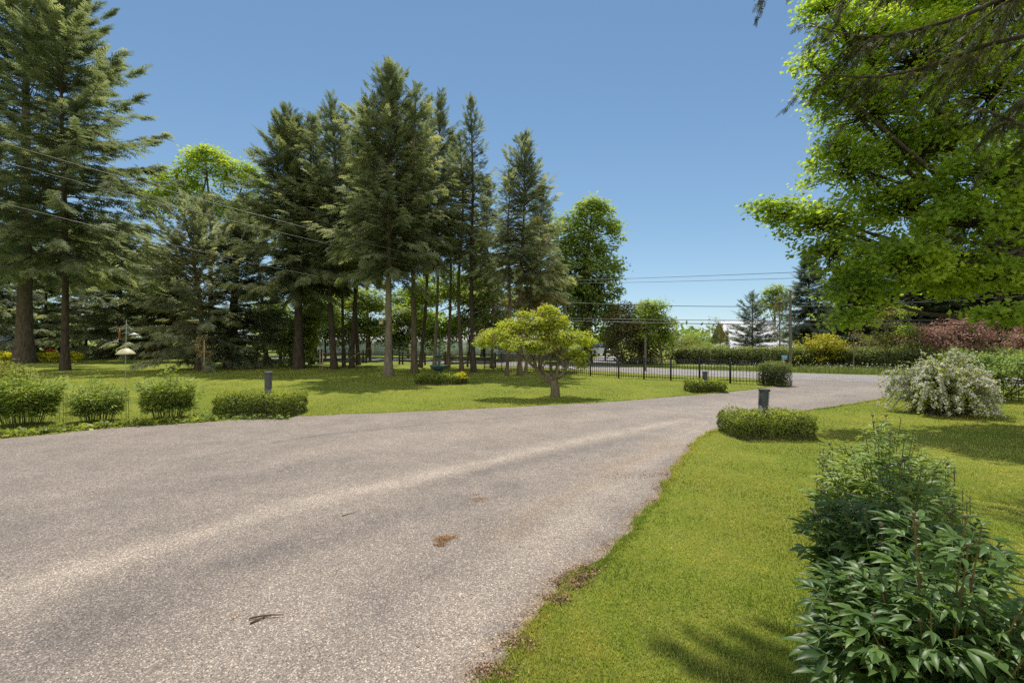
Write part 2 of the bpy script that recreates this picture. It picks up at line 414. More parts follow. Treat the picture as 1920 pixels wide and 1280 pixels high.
def asphalt_mat(name, tone_col, fleck=1.0):
    m, nt, out = mat_new(name)
    pos = geo_pos(nt)
    at = lambda n: N(nt, 'ShaderNodeAttribute', attribute_name=n).outputs['Fac']
    v = N(nt, 'ShaderNodeTexVoronoi', Scale=140.0); v.feature = 'F1'; nt.links.new(pos, v.inputs['Vector'])
    v2 = N(nt, 'ShaderNodeTexVoronoi', Scale=230.0); nt.links.new(pos, v2.inputs['Vector'])
    sx = nt.nodes.new('ShaderNodeSeparateColor'); nt.links.new(v.outputs['Color'], sx.inputs[0])
    sx2 = nt.nodes.new('ShaderNodeSeparateColor'); nt.links.new(v2.outputs['Color'], sx2.inputs[0])
    base = ramp(nt, noise(nt, 1.3, 6, 0.65, pos), [(0.3, tuple(c * 0.80 for c in tone_col)), (0.5, tone_col), (0.72, tuple(c * 1.22 for c in tone_col))]).outputs[0]
    base = mixc(nt, ramp(nt, noise(nt, 9, 5, 0.7, pos), [(0.42, (0, 0, 0)), (0.7, (0.45, 0.45, 0.45))]).outputs[0], base, tuple(c * 0.6 for c in tone_col))
    irr = lambda src, sc, lo, hi: (lambda n: (nt.links.new(src, n.inputs[0]), nt.links.new(ramp(nt, noise(nt, sc, 6, 0.7, pos), [(0.36, (lo,) * 3), (0.64, (hi,) * 3)]).outputs[0], n.inputs[1]), n.outputs[0])[2])(N(nt, 'ShaderNodeMath', operation='MULTIPLY', use_clamp=True))
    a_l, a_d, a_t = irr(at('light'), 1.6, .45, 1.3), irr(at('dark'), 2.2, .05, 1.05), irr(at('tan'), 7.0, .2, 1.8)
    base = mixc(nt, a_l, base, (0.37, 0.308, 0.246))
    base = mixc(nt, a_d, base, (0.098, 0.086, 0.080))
    base = mixc(nt, a_t, base, (0.26, 0.185, 0.115))
    wv = N(nt, 'ShaderNodeTexVoronoi', Scale=0.55); wv.feature = 'DISTANCE_TO_EDGE'
    wp = N(nt, 'ShaderNodeVectorMath', operation='ADD'); wn_ = N(nt, 'ShaderNodeTexNoise', Scale=1.7, Detail=5.0); nt.links.new(pos, wn_.inputs['Vector']); nt.links.new(pos, wp.inputs[0]); nt.links.new(wn_.outputs['Color'], wp.inputs[1]); nt.links.new(wp.outputs[0], wv.inputs['Vector'])
    ck = ramp(nt, wv.outputs['Distance'], [(0.0, (1, 1, 1)), (0.006, (0, 0, 0))]).outputs[0]
    cm_ = N(nt, 'ShaderNodeMath', operation='MULTIPLY', use_clamp=True); nt.links.new(ck, cm_.inputs[0]); nt.links.new(ramp(nt, noise(nt, 0.42, 3, .6, pos), [(0.52, (0, 0, 0)), (0.62, (.7, .7, .7))]).outputs[0], cm_.inputs[1])
    base = mixc(nt, cm_.outputs[0], base, (0.07, 0.062, 0.055))
    # stones: dark binder between pale chips
    st = ramp(nt, sx.outputs[0], [(0.0, (0.42, 0.41, 0.40)), (0.35, (0.88, 0.87, 0.86)), (0.82, (1.08, 1.06, 1.04)), (0.94, (2.1, 2.07, 2.03))])
    st.color_ramp.interpolation = 'CONSTANT' if fleck > 1 else 'LINEAR'
    base = mixc(nt, 1.0, base, st.outputs[0], 'MULTIPLY')
    st2 = ramp(nt, sx2.outputs[1], [(0.0, (0.55, 0.55, 0.55)), (0.5, (1, 1, 1)), (1.0, (1.5, 1.48, 1.45))])
    base = mixc(nt, 0.75, base, st2.outputs[0], 'MULTIPLY')
    p = N(nt, 'ShaderNodeBsdfPrincipled', Roughness=0.62); p.inputs['Specular IOR Level'].default_value = 0.35
    h = N(nt, 'ShaderNodeMath', operation='ADD'); nt.links.new(v.outputs['Distance'], h.inputs[0]); nt.links.new(sx2.outputs[2], h.inputs[1])
    bp = N(nt, 'ShaderNodeBump', Strength=0.55, Distance=0.004); nt.links.new(h.outputs[0], bp.inputs['Height'])
    nt.links.new(base, p.inputs['Base Color']); nt.links.new(bp.outputs[0], p.inputs['Normal'])
    nt.links.new(p.outputs[0], out.inputs[0])
    return m


M['lawn'] = ground_mat()
M['asphalt'] = asphalt_mat('asphalt', (0.246, 0.204, 0.169))
M['road'] = asphalt_mat('road', (0.27, 0.245, 0.225))

g = Geo()
gx = np.concatenate([[-2500, -600, -200], np.linspace(-90, 90, 91), [200, 600, 2500]])
gy = np.concatenate([[-1500, -300, -60], np.linspace(-14, 110, 63), [200, 600, 3000]])
XX, YY = np.meshgrid(gx, gy, indexing='ij')
nx, ny = XX.shape
i, j = np.meshgrid(np.arange(nx - 1), np.arange(ny - 1), indexing='ij'); q = (i * ny + j).ravel()
g.add(np.stack([XX, YY, XX * 0], -1), np.stack([q, q + ny, q + ny + 1, q + 1], 1))
tag(g.build('ground', M['lawn']), kind='structure')


def ribbon(name, A, B, z, m, cols, painter=None):
    t = np.linspace(0, 1, cols)[None, :, None]
    P = A[:, None] * (1 - t) + B[:, None] * t
    n, c = P.shape[:2]
    V = np.concatenate([P, np.full((n, c, 1), z)], -1).reshape(-1, 3)
    i, j = np.meshgrid(np.arange(n - 1), np.arange(c - 1), indexing='ij'); q = (i * c + j).ravel()
    f = np.stack([q, q + 1, q + c + 1, q + c], 1)
    a, b, d_ = V[f[0, 0]], V[f[0, 1]], V[f[0, 3]]
    mid = f[len(f) // 2]
    if np.cross(V[mid[1]] - V[mid[0]], V[mid[3]] - V[mid[0]])[2] < 0: f = f[:, ::-1]
    o = Geo().add(V, f).build(name, m)
    for k, vals in (painter(V[:, :2]) if painter else {'light': np.zeros(len(V)), 'dark': np.zeros(len(V)), 'tan': np.zeros(len(V))}).items():
        at = o.data.attributes.new(k, 'FLOAT', 'POINT'); at.data.foreach_set('value', vals.astype(np.float32))
    return tag(o, kind='structure')


def band(p, pix, w0, amp, ragged=0.5):
    line = smooth_curve(gpl(pix), 40)
    d = seg_dist(p, line)
    n = np.sin(p[:, 0] * 3.1 + p[:, 1] * 1.7) * 0.3 + np.sin(p[:, 0] * 7.3 - p[:, 1] * 5.1) * 0.2 + np.sin(p[:, 1] * 2.3 + 1.0) * 0.3
    w = w0 * (1 + ragged * n)
    return amp * np.exp(-(d / np.maximum(w, 0.03)) ** 2)


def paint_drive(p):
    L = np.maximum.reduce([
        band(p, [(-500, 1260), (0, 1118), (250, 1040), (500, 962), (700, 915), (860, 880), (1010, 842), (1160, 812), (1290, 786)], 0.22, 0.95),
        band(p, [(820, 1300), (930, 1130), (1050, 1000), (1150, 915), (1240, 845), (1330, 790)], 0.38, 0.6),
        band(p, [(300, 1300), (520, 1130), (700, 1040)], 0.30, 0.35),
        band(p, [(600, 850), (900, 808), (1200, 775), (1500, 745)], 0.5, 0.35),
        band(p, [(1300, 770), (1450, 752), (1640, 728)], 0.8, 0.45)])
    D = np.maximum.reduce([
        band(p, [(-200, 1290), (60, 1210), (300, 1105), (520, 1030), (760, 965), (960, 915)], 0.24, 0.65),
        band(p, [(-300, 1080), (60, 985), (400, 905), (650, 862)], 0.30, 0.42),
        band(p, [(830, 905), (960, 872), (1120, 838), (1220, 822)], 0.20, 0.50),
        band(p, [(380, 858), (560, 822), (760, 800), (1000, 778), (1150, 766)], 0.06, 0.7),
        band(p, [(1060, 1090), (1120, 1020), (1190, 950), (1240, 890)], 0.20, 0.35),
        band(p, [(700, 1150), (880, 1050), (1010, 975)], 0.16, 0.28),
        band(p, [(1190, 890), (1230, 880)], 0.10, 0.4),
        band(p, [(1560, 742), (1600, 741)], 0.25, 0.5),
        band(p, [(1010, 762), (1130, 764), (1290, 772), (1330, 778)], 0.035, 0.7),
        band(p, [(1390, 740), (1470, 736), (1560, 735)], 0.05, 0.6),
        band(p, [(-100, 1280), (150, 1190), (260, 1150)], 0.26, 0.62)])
    T = np.maximum.reduce([
        band(p, [(895, 1290), (970, 1205), (1045, 1120), (1100, 1070)], 0.13, 1.0, 0.9),
        band(p, [(1150, 880), (1220, 850), (1260, 830)], 0.22, 0.45, 0.9),
        band(p, [(940, 1010), (1010, 965), (1120, 905)], 0.14, 0.35, 0.9)])
    e = seg_dist(p, RC[(RC[:, 1] > .5)])
    T = np.maximum(T, .85 * np.exp(-(e / (.06 + .05 * np.sin(p[:, 1] * 5.3) ** 2)) ** 2))
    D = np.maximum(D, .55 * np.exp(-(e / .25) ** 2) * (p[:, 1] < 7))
    return {'light': np.clip(L, 0, 1), 'dark': np.clip(D, 0, 1), 'tan': np.clip(T, 0, 1)}


ribbon('driveway', LC, RC, 0.006, M['asphalt'], 150, paint_drive)
ribbon('road', NC, FC, 0.012, M['road'], 8)

# ------------------------------------------------------------------ grass (uncountable: one object each)
BLADE_V = np.array([[-0.5, 0, 0], [0.5, 0, 0], [-0.36, 0.10, 0.55], [0.36, 0.10, 0.55], [0, 0.38, 1.0]])
BLADE_F = np.array([[0, 1, 3], [0, 3, 2], [2, 3, 4]])


def grass(name, label, n, d0, d1, x0, x1, hfun, wfun, m, keep=None, seed=1, tone=None):
    r = np.random.default_rng(seed)
    d = d0 * (d1 / d0) ** r.random(n)
    x = d * (x0 + (x1 - x0) * r.random(n))
    p = np.stack([x, d], 1)
    out = ~inside(p, DRIVE) & ~inside(p, ROAD)
    if keep is not None: out &= keep(p)
    p = p[out]; d = d[out]; k = len(p)
    a = r.random(k) * 2 * PI
    X = np.stack([np.cos(a), np.sin(a), np.zeros(k)], 1)
    tilt = r.normal(0, 0.28, (k, 2))
    Z = nrm(np.concatenate([tilt, np.ones((k, 1))], 1)); Y = np.cross(Z, X)
    h = hfun(d) * r.uniform(0.45, 1.2, k) ** 1.2 * np.where(r.random(k) < .04, 1.7, 1.0); w = wfun(d) * r.uniform(0.7, 1.3, k)
    patch = 0.5 + 0.16 * np.sin(p[:, 0] * 1.9 + 1.3 * np.sin(p[:, 1] * 1.1)) + 0.10 * np.sin(p[:, 1] * 4.3 + p[:, 0] * 2.7) + 0.10 * np.sin(p[:, 0] * 0.7 - p[:, 1] * 0.5)
    t = np.clip(patch + r.normal(0, 0.17, k), 0, 1)
    dry = r.random(k) < 0.05; t[dry] = 1.0
    g = Geo().scatter(BLADE_V, BLADE_F, np.concatenate([p, np.zeros((k, 1))], 1), X, Y, Z, np.stack([w, h * 0.8, h], 1), t)
    return tag(g.build(name, m), label, 'grass', kind='stuff')


grass('lawn_grass', 'short mown green grass of the lawn beside the driveway', 620000, 1.25, 30, -1.35, 1.35,
      lambda d: 0.021 + 0.0003 * d, lambda d: 0.0030 + 0.0011 * d, M['grass'], seed=5)


def edge_grass():
    """untrimmed blades leaning out over both edges of the asphalt"""
    r = np.random.default_rng(9)
    P, H = [], []
    for C, inw in ((RC, 1), (LC, -1)):
        tn_ = nrm(np.gradient(C, axis=0)); nr = np.stack([tn_[:, 1], -tn_[:, 0]], 1) * inw
        ok = np.where((C[:, 1] > 1.2) & (C[:, 1] < 20))[0]
        wgt = 1 / C[ok, 1] ** .7; wgt /= wgt.sum()
        i = r.choice(ok, 15000, p=wgt)
        tuft = (np.sin(i * 1.7) * .5 + np.sin(i * .61) * .5)
        off = r.normal(-.035, .025, len(i)) + np.maximum(0, tuft) * .045
        P.append(C[i] + nr[i] * -off[:, None] * 1 + tn_[i] * r.normal(0, .07, (len(i), 1))); H.append(r.uniform(.015, .042, len(i)) * (1 + .5 * np.maximum(0, tuft)))
    P = np.vstack(P); H = np.concatenate(H); k = len(P)
    a = r.random(k) * 2 * PI; X = np.stack([np.cos(a), np.sin(a), np.zeros(k)], 1)
    Z = nrm(np.concatenate([r.normal(0, .45, (k, 2)), np.ones((k, 1))], 1)); Y = np.cross(Z, X)
    g = Geo().scatter(BLADE_V, BLADE_F, np.concatenate([P, np.zeros((k, 1))], 1), X, Y, Z, np.stack([.003 + .0011 * P[:, 1], H, H], 1), np.clip(r.normal(.5, .22, k), 0, 1))
    tag(g.build('edge_grass', M['grass']), 'longer untrimmed grass blades leaning over the asphalt edge', 'grass', kind='stuff')


edge_grass()

# ------------------------------------------------------------------ vegetation generators
def spray_template(pairs, wid, spread=52, side=0.44, seed=0):
    """a flat conifer twig, 1 long along +Y: axis and paired side shoots, each a slim triangle"""
    r = np.random.default_rng(seed)
    v, f = [], []

    def shoot(a, b, w):
        a, b = np.array(a), np.array(b); t = nrm(b - a); s = np.array([t[1], -t[0], 0]) * w / 2
        n = len(v); mid = a * 0.55 + b * 0.45; mid = mid + np.array([0, 0, 0.02])
        v.extend([a, mid + s, b, mid - s]); f.append([n, n + 1, n + 2, n + 3])
    bend = lambda y: np.array([0, y, -0.22 * y * y])
    shoot(bend(0), bend(1.0), wid * 1.1)
    for i in range(pairs):
        y = 0.06 + 0.80 * i / pairs
        for sgn in (-1, 1):
            L = side * (1 - 0.68 * i / pairs) * r.uniform(0.75, 1.15)
            an = math.radians(spread * r.uniform(0.8, 1.2))
            b0 = bend(y + r.uniform(-0.02, 0.04))
            e = b0 + np.array([sgn * math.sin(an) * L, math.cos(an) * L, -0.25 * L + r.normal(0, 0.03)])
            shoot(b0, e, wid)
    return np.array(v), np.array(f)


SPRAY = [spray_template(6, 0.085, seed=k) for k in range(3)]
SPRAY_FINE = [spray_template(11, 0.050, 58, 0.36, seed=10 + k) for k in range(3)]
SPRAY_FAR = [spray_template(4, 0.15, seed=20 + k) for k in range(2)]
LEAF = (np.array([[0, 0, 0], [0.30, 0.42, 0.05], [0, 1, -0.10], [-0.30, 0.42, 0.05], [0, 0.5, -0.03]]), np.array([[0, 1, 4], [1, 2, 4], [2, 3, 4], [3, 0, 4]]))
_mo = [(0, 0), (0.10, 0.06), (0.34, -0.02), (0.30, 0.16), (0.58, 0.34), (0.40, 0.40), (0.46, 0.58), (0.24, 0.56), (0.20, 0.70), (0, 1.02)]
_mp = _mo + [(-x, y) for x, y in _mo[-2:0:-1]]
MAPLE = (np.array([(x, y, -0.28 * (x * x + (y - .4) ** 2) + 0.10 * abs(x)) for x, y in _mp] + [(0, 0.36, 0.04)]), np.array([[i, (i + 1) % len(_mp), len(_mp)] for i in range(len(_mp))]))


def frames(Yd, up):
    Y = nrm(Yd); X = np.cross(Y, up)
    bad = np.linalg.norm(X, axis=1) < 1e-4
    X[bad] = np.cross(Y[bad], np.array([1.0, 0.2, 0.1]))
    X = nrm(X)
    return X, Y, np.cross(X, Y)


def trunk_tube(g, pts, r0, r1, k=9, flare=1.45, seed=0, mat=0):
    r = np.random.default_rng(seed)
    C = smooth_curve(pts, max(10, len(pts) * 4))
    s = np.linspace(0, 1, len(C))
    rad = (r0 * (1 - s) + r1 * s)
    h = C[:, 2] - C[0, 2]
    rad = rad * (1 + (flare - 1) * np.exp(-np.maximum(h, 0) / max(r0 * 2.0, 0.05))) * (1 + r.normal(0, 0.025, len(C)))
    g.tube(C, rad, k, 0.5, mat)
    return C


def conifer(name, label, cat, loc, H, R, base_z, r0, m='conifer', bk='bark_brown', seed=0, group=None, nb=120, size=0.62, tmpl=None, droop=0.28,
            lean=(0, 0), power=0.75, dens=1.0, up=0.55, ragged=0.3, dead=0, second_top=None, tilt_low=-0.25, sides=None, drape=0.35, az_gap=None):
    r = np.random.default_rng(seed)
    t = thing(name, label, cat, loc, 0, group)
    tmpl = tmpl or SPRAY
    tg, cg = Geo(), Geo()
    top = np.array([lean[0], lean[1], H])
    crook = r.normal(0, 0.017 * H, 2)
    C = trunk_tube(tg, [(0, 0, -0.15), (lean[0] * .3 + crook[0] * .5, lean[1] * .3, H * .35), (lean[0] * .7 - crook[0] * .5, lean[1] * .7 + crook[1] * .5, H * .7), tuple(top)], r0, 0.02, 9, 1.5, seed)
    on = lambda z: np.array([np.interp(z, C[:, 2], C[:, 0]), np.interp(z, C[:, 2], C[:, 1]), z])
    axes = [(on, base_z, H, R, nb, 1.0)]
    for (dx, dy, z0, z1, rr, n2) in (second_top or []):
        p0 = on(z0)
        B = smooth_curve([p0, p0 + np.array([dx * .75, dy * .75, (z1 - z0) * .25]), np.array([top[0] * 0 + p0[0] + dx, p0[1] + dy, z1])], 10)
        tg.tube(B, np.linspace(r0 * .45, 0.02, 10), 6)
        axes.append(((lambda z, B=B: np.array([np.interp(z, B[:, 2], B[:, 0]), np.interp(z, B[:, 2], B[:, 1]), z])), z0 + (z1 - z0) * 0.3, z1, rr, n2, 0.8))
    sp, sdir, sup, ssz, stone = [], [], [], [], []
    for (axis, b0, h1, R_, nb_, q) in axes:
        zs = b0 + (h1 - b0) * (1 - np.sqrt(r.random(nb_)) ** 1.15) if True else None
        zs = b0 + (h1 - b0) * np.sort(r.random(nb_) ** 1.05)
        for ib, z in enumerate(zs):
            tt = (h1 - z) / max(h1 - b0, 0.1)                       # 0 at top, 1 at crown base
            low = min(1.0, 0.62 + (1 - tt) * 2.2)
            L = R_ * (tt ** power) * low * np.clip(r.normal(0.86, ragged), 0.35, 1.45) + 0.22
            a = ib * 2.399 + r.normal(0, 0.35)
            if az_gap is not None and abs((a - az_gap[0] + PI) % (2 * PI) - PI) < az_gap[1]: L *= 0.35
            el = up * (1 - tt) ** 0.7 * 1.5 + tilt_low * tt + r.normal(0, 0.10)
            n = max(4, int(L / 0.28))
            s = np.linspace(0, 1, n)
            d = np.array([math.cos(a), math.sin(a)])
            o = axis(z)
            rad_ = L * s * math.cos(min(el, 1.2))
            zz = z + L * (math.sin(el) * s - droop * (0.4 + tt) * s ** 2 * 0.8 + droop * 0.55 * s ** 4)
            side = L * 0.12 * r.normal() * s ** 2
            P = np.stack([o[0] + d[0] * rad_ - d[1] * side, o[1] + d[1] * rad_ + d[0] * side, zz], 1)
            if L > 0.8: tg.tube(P, np.linspace(min(0.045, 0.012 + L * 0.010), 0.005, n), 3, cap=False)
            # sprays on both sides along the outer part of the branch
            T = nrm(np.gradient(P, axis=0))
            cnt = max(4, int(L / 0.115 * dens))
            u = r.random(cnt) ** 0.75
            u = 0.10 + 0.90 * u if tt > 0.12 else u
            idx = np.minimum((u * (n - 1)).astype(int), n - 2); fr = (u * (n - 1) - idx)[:, None]
            pos = P[idx] * (1 - fr) + P[idx + 1] * fr
            tdir = T[idx]
            perp = np.stack([-tdir[:, 1], tdir[:, 0], np.zeros(cnt)], 1)
            sg = np.where(r.random(cnt) < 0.5, -1, 1)[:, None]
            tipw = (u > 0.86)[:, None]
            ang = np.where(tipw, r.normal(0, 0.3, (cnt, 1)), r.uniform(0.45, 1.15, (cnt, 1)))
            dr = tdir * np.cos(ang) + perp * sg * np.sin(ang)
            dr[:, 2] += -drape * r.uniform(0.2, 1.3, cnt) * (0.5 + tt) + 0.35 * (1 - tt) ** 2
            pos = pos + r.normal(0, 0.05, (cnt, 3)) * np.array([1, 1, 1.2])
            sp.append(pos); sdir.append(dr)
            sup.append(np.array([0, 0, 1.0]) + r.normal(0, 0.33, (cnt, 3)))
            ssz.append(size * .78 * (0.62 + 0.5 * min(1, L / 2.5)) * r.uniform(0.65, 1.25, cnt))
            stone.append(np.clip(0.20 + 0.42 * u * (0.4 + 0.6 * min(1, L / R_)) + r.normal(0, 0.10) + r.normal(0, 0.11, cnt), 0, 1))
        # leader
        k = 10
        zz = h1 - r.random(k) * (h1 - b0) * 0.10
        sp.append(np.array([axis(z) for z in zz])); aa = r.random(k) * 2 * PI
        sdir.append(np.stack([np.cos(aa) * .55, np.sin(aa) * .55, np.ones(k)], 1)); sup.append(r.normal(0, 1, (k, 3))); ssz.append(np.full(k, size * .7)); stone.append(np.full(k, 0.5))
    for _ in range(int(dead * 1.8)):                                        # bare dead branches under the crown
        z = r.uniform(base_z * 0.22, base_z * 1.1); a = r.random() * 2 * PI; L = r.uniform(0.5, 2.6)
        o = on(z); s = np.linspace(0, 1, 5)[:, None]
        P = o + s * L * np.array([math.cos(a), math.sin(a), r.uniform(-0.35, 0.1)]) + s ** 2 * np.array([0, 0, -0.15 * L])
        tg.tube(P, np.linspace(0.022, 0.005, 5), 3, cap=False)
    pos, dr, up_, sz, tn_ = (np.concatenate(x) for x in (sp, sdir, sup, ssz, stone))
    pick = r.integers(0, len(tmpl), len(pos))
    for k, (tv, tf) in enumerate(tmpl):
        w = pick == k
        X, Y, Z = frames(dr[w], up_[w])
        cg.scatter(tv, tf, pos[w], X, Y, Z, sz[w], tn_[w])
    tg.build('trunk', M[bk], t, smooth=True)
    cg.build('crown', M[m], t)
    return t


def lobed(g_leaf, g_wood, lobes, n_cl, per, leaf, cl_r, r, tmpl=LEAF, trunk_top=None, flat=0.55, limb_r=0.05, twig_share=0.35, up_w=0.8, shell=0.5, under=0.25, tone0=0.45,
          tone_s=0.13, limbs=True, mat=0, droop=0.25, clip_z=None, twig_r=0.012):
    """leaf clusters spread through ellipsoid lobes, with limbs and twigs leading to them; returns cluster centres"""
    L = np.array(lobes, dtype=float)
    wt = (L[:, 3] * L[:, 4] * L[:, 5]) ** (2 / 3); wt /= wt.sum()
    which = r.choice(len(L), n_cl, p=wt)
    d = nrm(r.normal(0, 1, (n_cl, 3)))
    flip = (d[:, 2] < 0) & (r.random(n_cl) > under); d[flip, 2] *= -1
    rad = shell + (1 - shell) * r.random(n_cl) ** 0.6
    ctr = L[which, :3] + d * L[which, 3:] * rad[:, None] * (1 + np.clip(r.normal(0, 0.035, n_cl), -.1, .05))[:, None]
    if clip_z is not None:
        ok = ctr[:, 2] > clip_z; ctr, d, rad, which = ctr[ok], d[ok], rad[ok], which[ok]; n_cl = len(ctr)
    cen = np.average(L[:, :3], axis=0, weights=wt)
    out = nrm(ctr - cen)
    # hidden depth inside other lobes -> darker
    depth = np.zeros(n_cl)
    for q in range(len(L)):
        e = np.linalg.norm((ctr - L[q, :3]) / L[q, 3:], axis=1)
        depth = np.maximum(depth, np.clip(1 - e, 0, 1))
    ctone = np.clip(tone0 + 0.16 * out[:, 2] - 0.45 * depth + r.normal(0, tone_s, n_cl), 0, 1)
    cnt = np.maximum(1, r.poisson(per, n_cl))
    ci = np.repeat(np.arange(n_cl), cnt)
    K = len(ci)
    pos = ctr[ci] + np.clip(r.normal(0, 0.5, (K, 3)), -1.3, 1.3) * cl_r * np.array([1, 1, flat])
    nup = nrm(np.array([0, 0, up_w]) + out[ci] * 0.45 + r.normal(0, 0.42, (K, 3)))
    a = r.random(K) * 2 * PI
    dr = np.stack([np.cos(a), np.sin(a), np.full(K, -droop)], 1) + out[ci] * 0.5 + r.normal(0, 0.2, (K, 3))
    dr = dr - nup * (dr * nup).sum(1, keepdims=True) * 0.9
    X, Y, Z = frames(dr, nup)
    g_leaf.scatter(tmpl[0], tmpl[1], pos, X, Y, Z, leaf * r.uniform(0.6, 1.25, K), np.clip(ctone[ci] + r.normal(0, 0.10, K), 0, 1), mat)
    if g_wood is not None and trunk_top is not None:
        tt = np.array(trunk_top, dtype=float)
        for q in range(len(L)):
            c = L[q, :3]
            if limbs:
                mid = tt * 0.5 + c * 0.5 + r.normal(0, 0.06, 3) * np.linalg.norm(c - tt) + np.array([0, 0, -0.10 * np.linalg.norm((c - tt)[:2])])
                Cq = smooth_curve([tt, mid, c + np.array([0, 0, 0.2 * L[q, 5]])], 8)
                g_wood.tube(Cq, np.linspace(limb_r, limb_r * 0.30, 8), 5, cap=False)
            mine = np.where(which == q)[0]
            for i in mine[r.random(len(mine)) < twig_share]:
                st = c + (ctr[i] - c) * 0.12 + r.normal(0, 0.05, 3)
                m_ = (st + ctr[i]) / 2 + r.normal(0, 0.07, 3) * np.linalg.norm(ctr[i] - st)
                g_wood.tube(smooth_curve([st, m_, ctr[i]], 5), np.linspace(twig_r * 1.6, twig_r * 0.35, 5), 3, cap=False)
    return ctr


def broadleaf(name, label, cat, loc, lobes, m='broad', bk='bark_brown', r0=0.15, fork=None, n_cl=300, per=28, leaf=0.14, cl_r=0.5, seed=0, group=None, tmpl=LEAF, lean=(0, 0), limb_r=None, **kw):
    r = np.random.default_rng(seed)
    t = thing(name, label, cat, loc, 0, group)
    tg, cg = Geo(), Geo()
    L = np.array(lobes, dtype=float)
    fork = fork if fork is not None else max(0.4, (L[:, 2] - L[:, 5]).min() + 0.3)
    topz = np.average(L[:, 2])
    trunk_tube(tg, [(0, 0, -0.1), (lean[0] * .5 + r.normal(0, .03), lean[1] * .5, fork * .5), (lean[0], lean[1], fork), (lean[0] * 1.2 + L[:, 0].mean() * .4, lean[1] * 1.2, max(fork + 0.3, topz))], r0, r0 * 0.35, 8, 1.4, seed)
    lobed(cg, tg, lobes, n_cl, per, leaf, cl_r, r, tmpl, (lean[0], lean[1], fork), limb_r=limb_r or r0 * 0.6, **kw)
    tg.build('trunk', M[bk], t, smooth=True)
    cg.build('crown', M[m], t)
    return t


def shrub(name, label, cat, loc, lobes, m='broad', n_cl=120, per=26, leaf=0.07, cl_r=0.22, seed=0, group=None, tmpl=LEAF, bk='bark_brown', flowers=None, stems=7, **kw):
    r = np.random.default_rng(seed)
    t = thing(name, label, cat, loc, 0, group)
    cg, sg = Geo(), Geo()
    kw.setdefault('clip_z', 0.05)
    ctr = lobed(cg, sg, lobes, n_cl, per, leaf, cl_r, r, tmpl, (0, 0, 0.05), limb_r=0.03, **kw)
    for i in range(stems):
        c = ctr[r.integers(len(ctr))]; b = np.array([r.normal(0, .08), r.normal(0, .08), -0.05])
        sg.tube(smooth_curve([b, b * .4 + c * .5 + np.array([0, 0, .1]), c], 6), np.linspace(0.018, 0.006, 6), 4, cap=False)
    sg.build('stems', M[bk], t)
    cg.build('foliage', M[m], t)
    if flowers:
        fm, n, size = flowers
        fg = Geo()
        c = ctr[r.integers(0, len(ctr), n)] + r.normal(0, cl_r * .5, (n, 3)); c[:, 2] = np.maximum(c[:, 2], .05)
        cen = np.mean(ctr, 0); o = nrm(c - cen); c = c + o * cl_r * .35
        X, Y, Z = frames(r.normal(0, 1, (n, 3)), o + r.normal(0, .4, (n, 3)) + np.array([0, 0, .4]))
        fg.scatter(FLOWER[0], FLOWER[1], c, X, Y, Z, size * r.uniform(.6, 1.3, n), r.random(n))
        fg.build('blossom', M[fm], t)
    return t


_fa = np.arange(7) / 7 * 2 * PI
FLOWER = (np.vstack([np.stack([np.cos(_fa) * .5, np.sin(_fa) * .5, np.where(np.arange(7) % 2, .08, -.06)], 1), [[0, 0, .14]]]), np.array([[i, (i + 1) % 7, 7] for i in range(7)]))


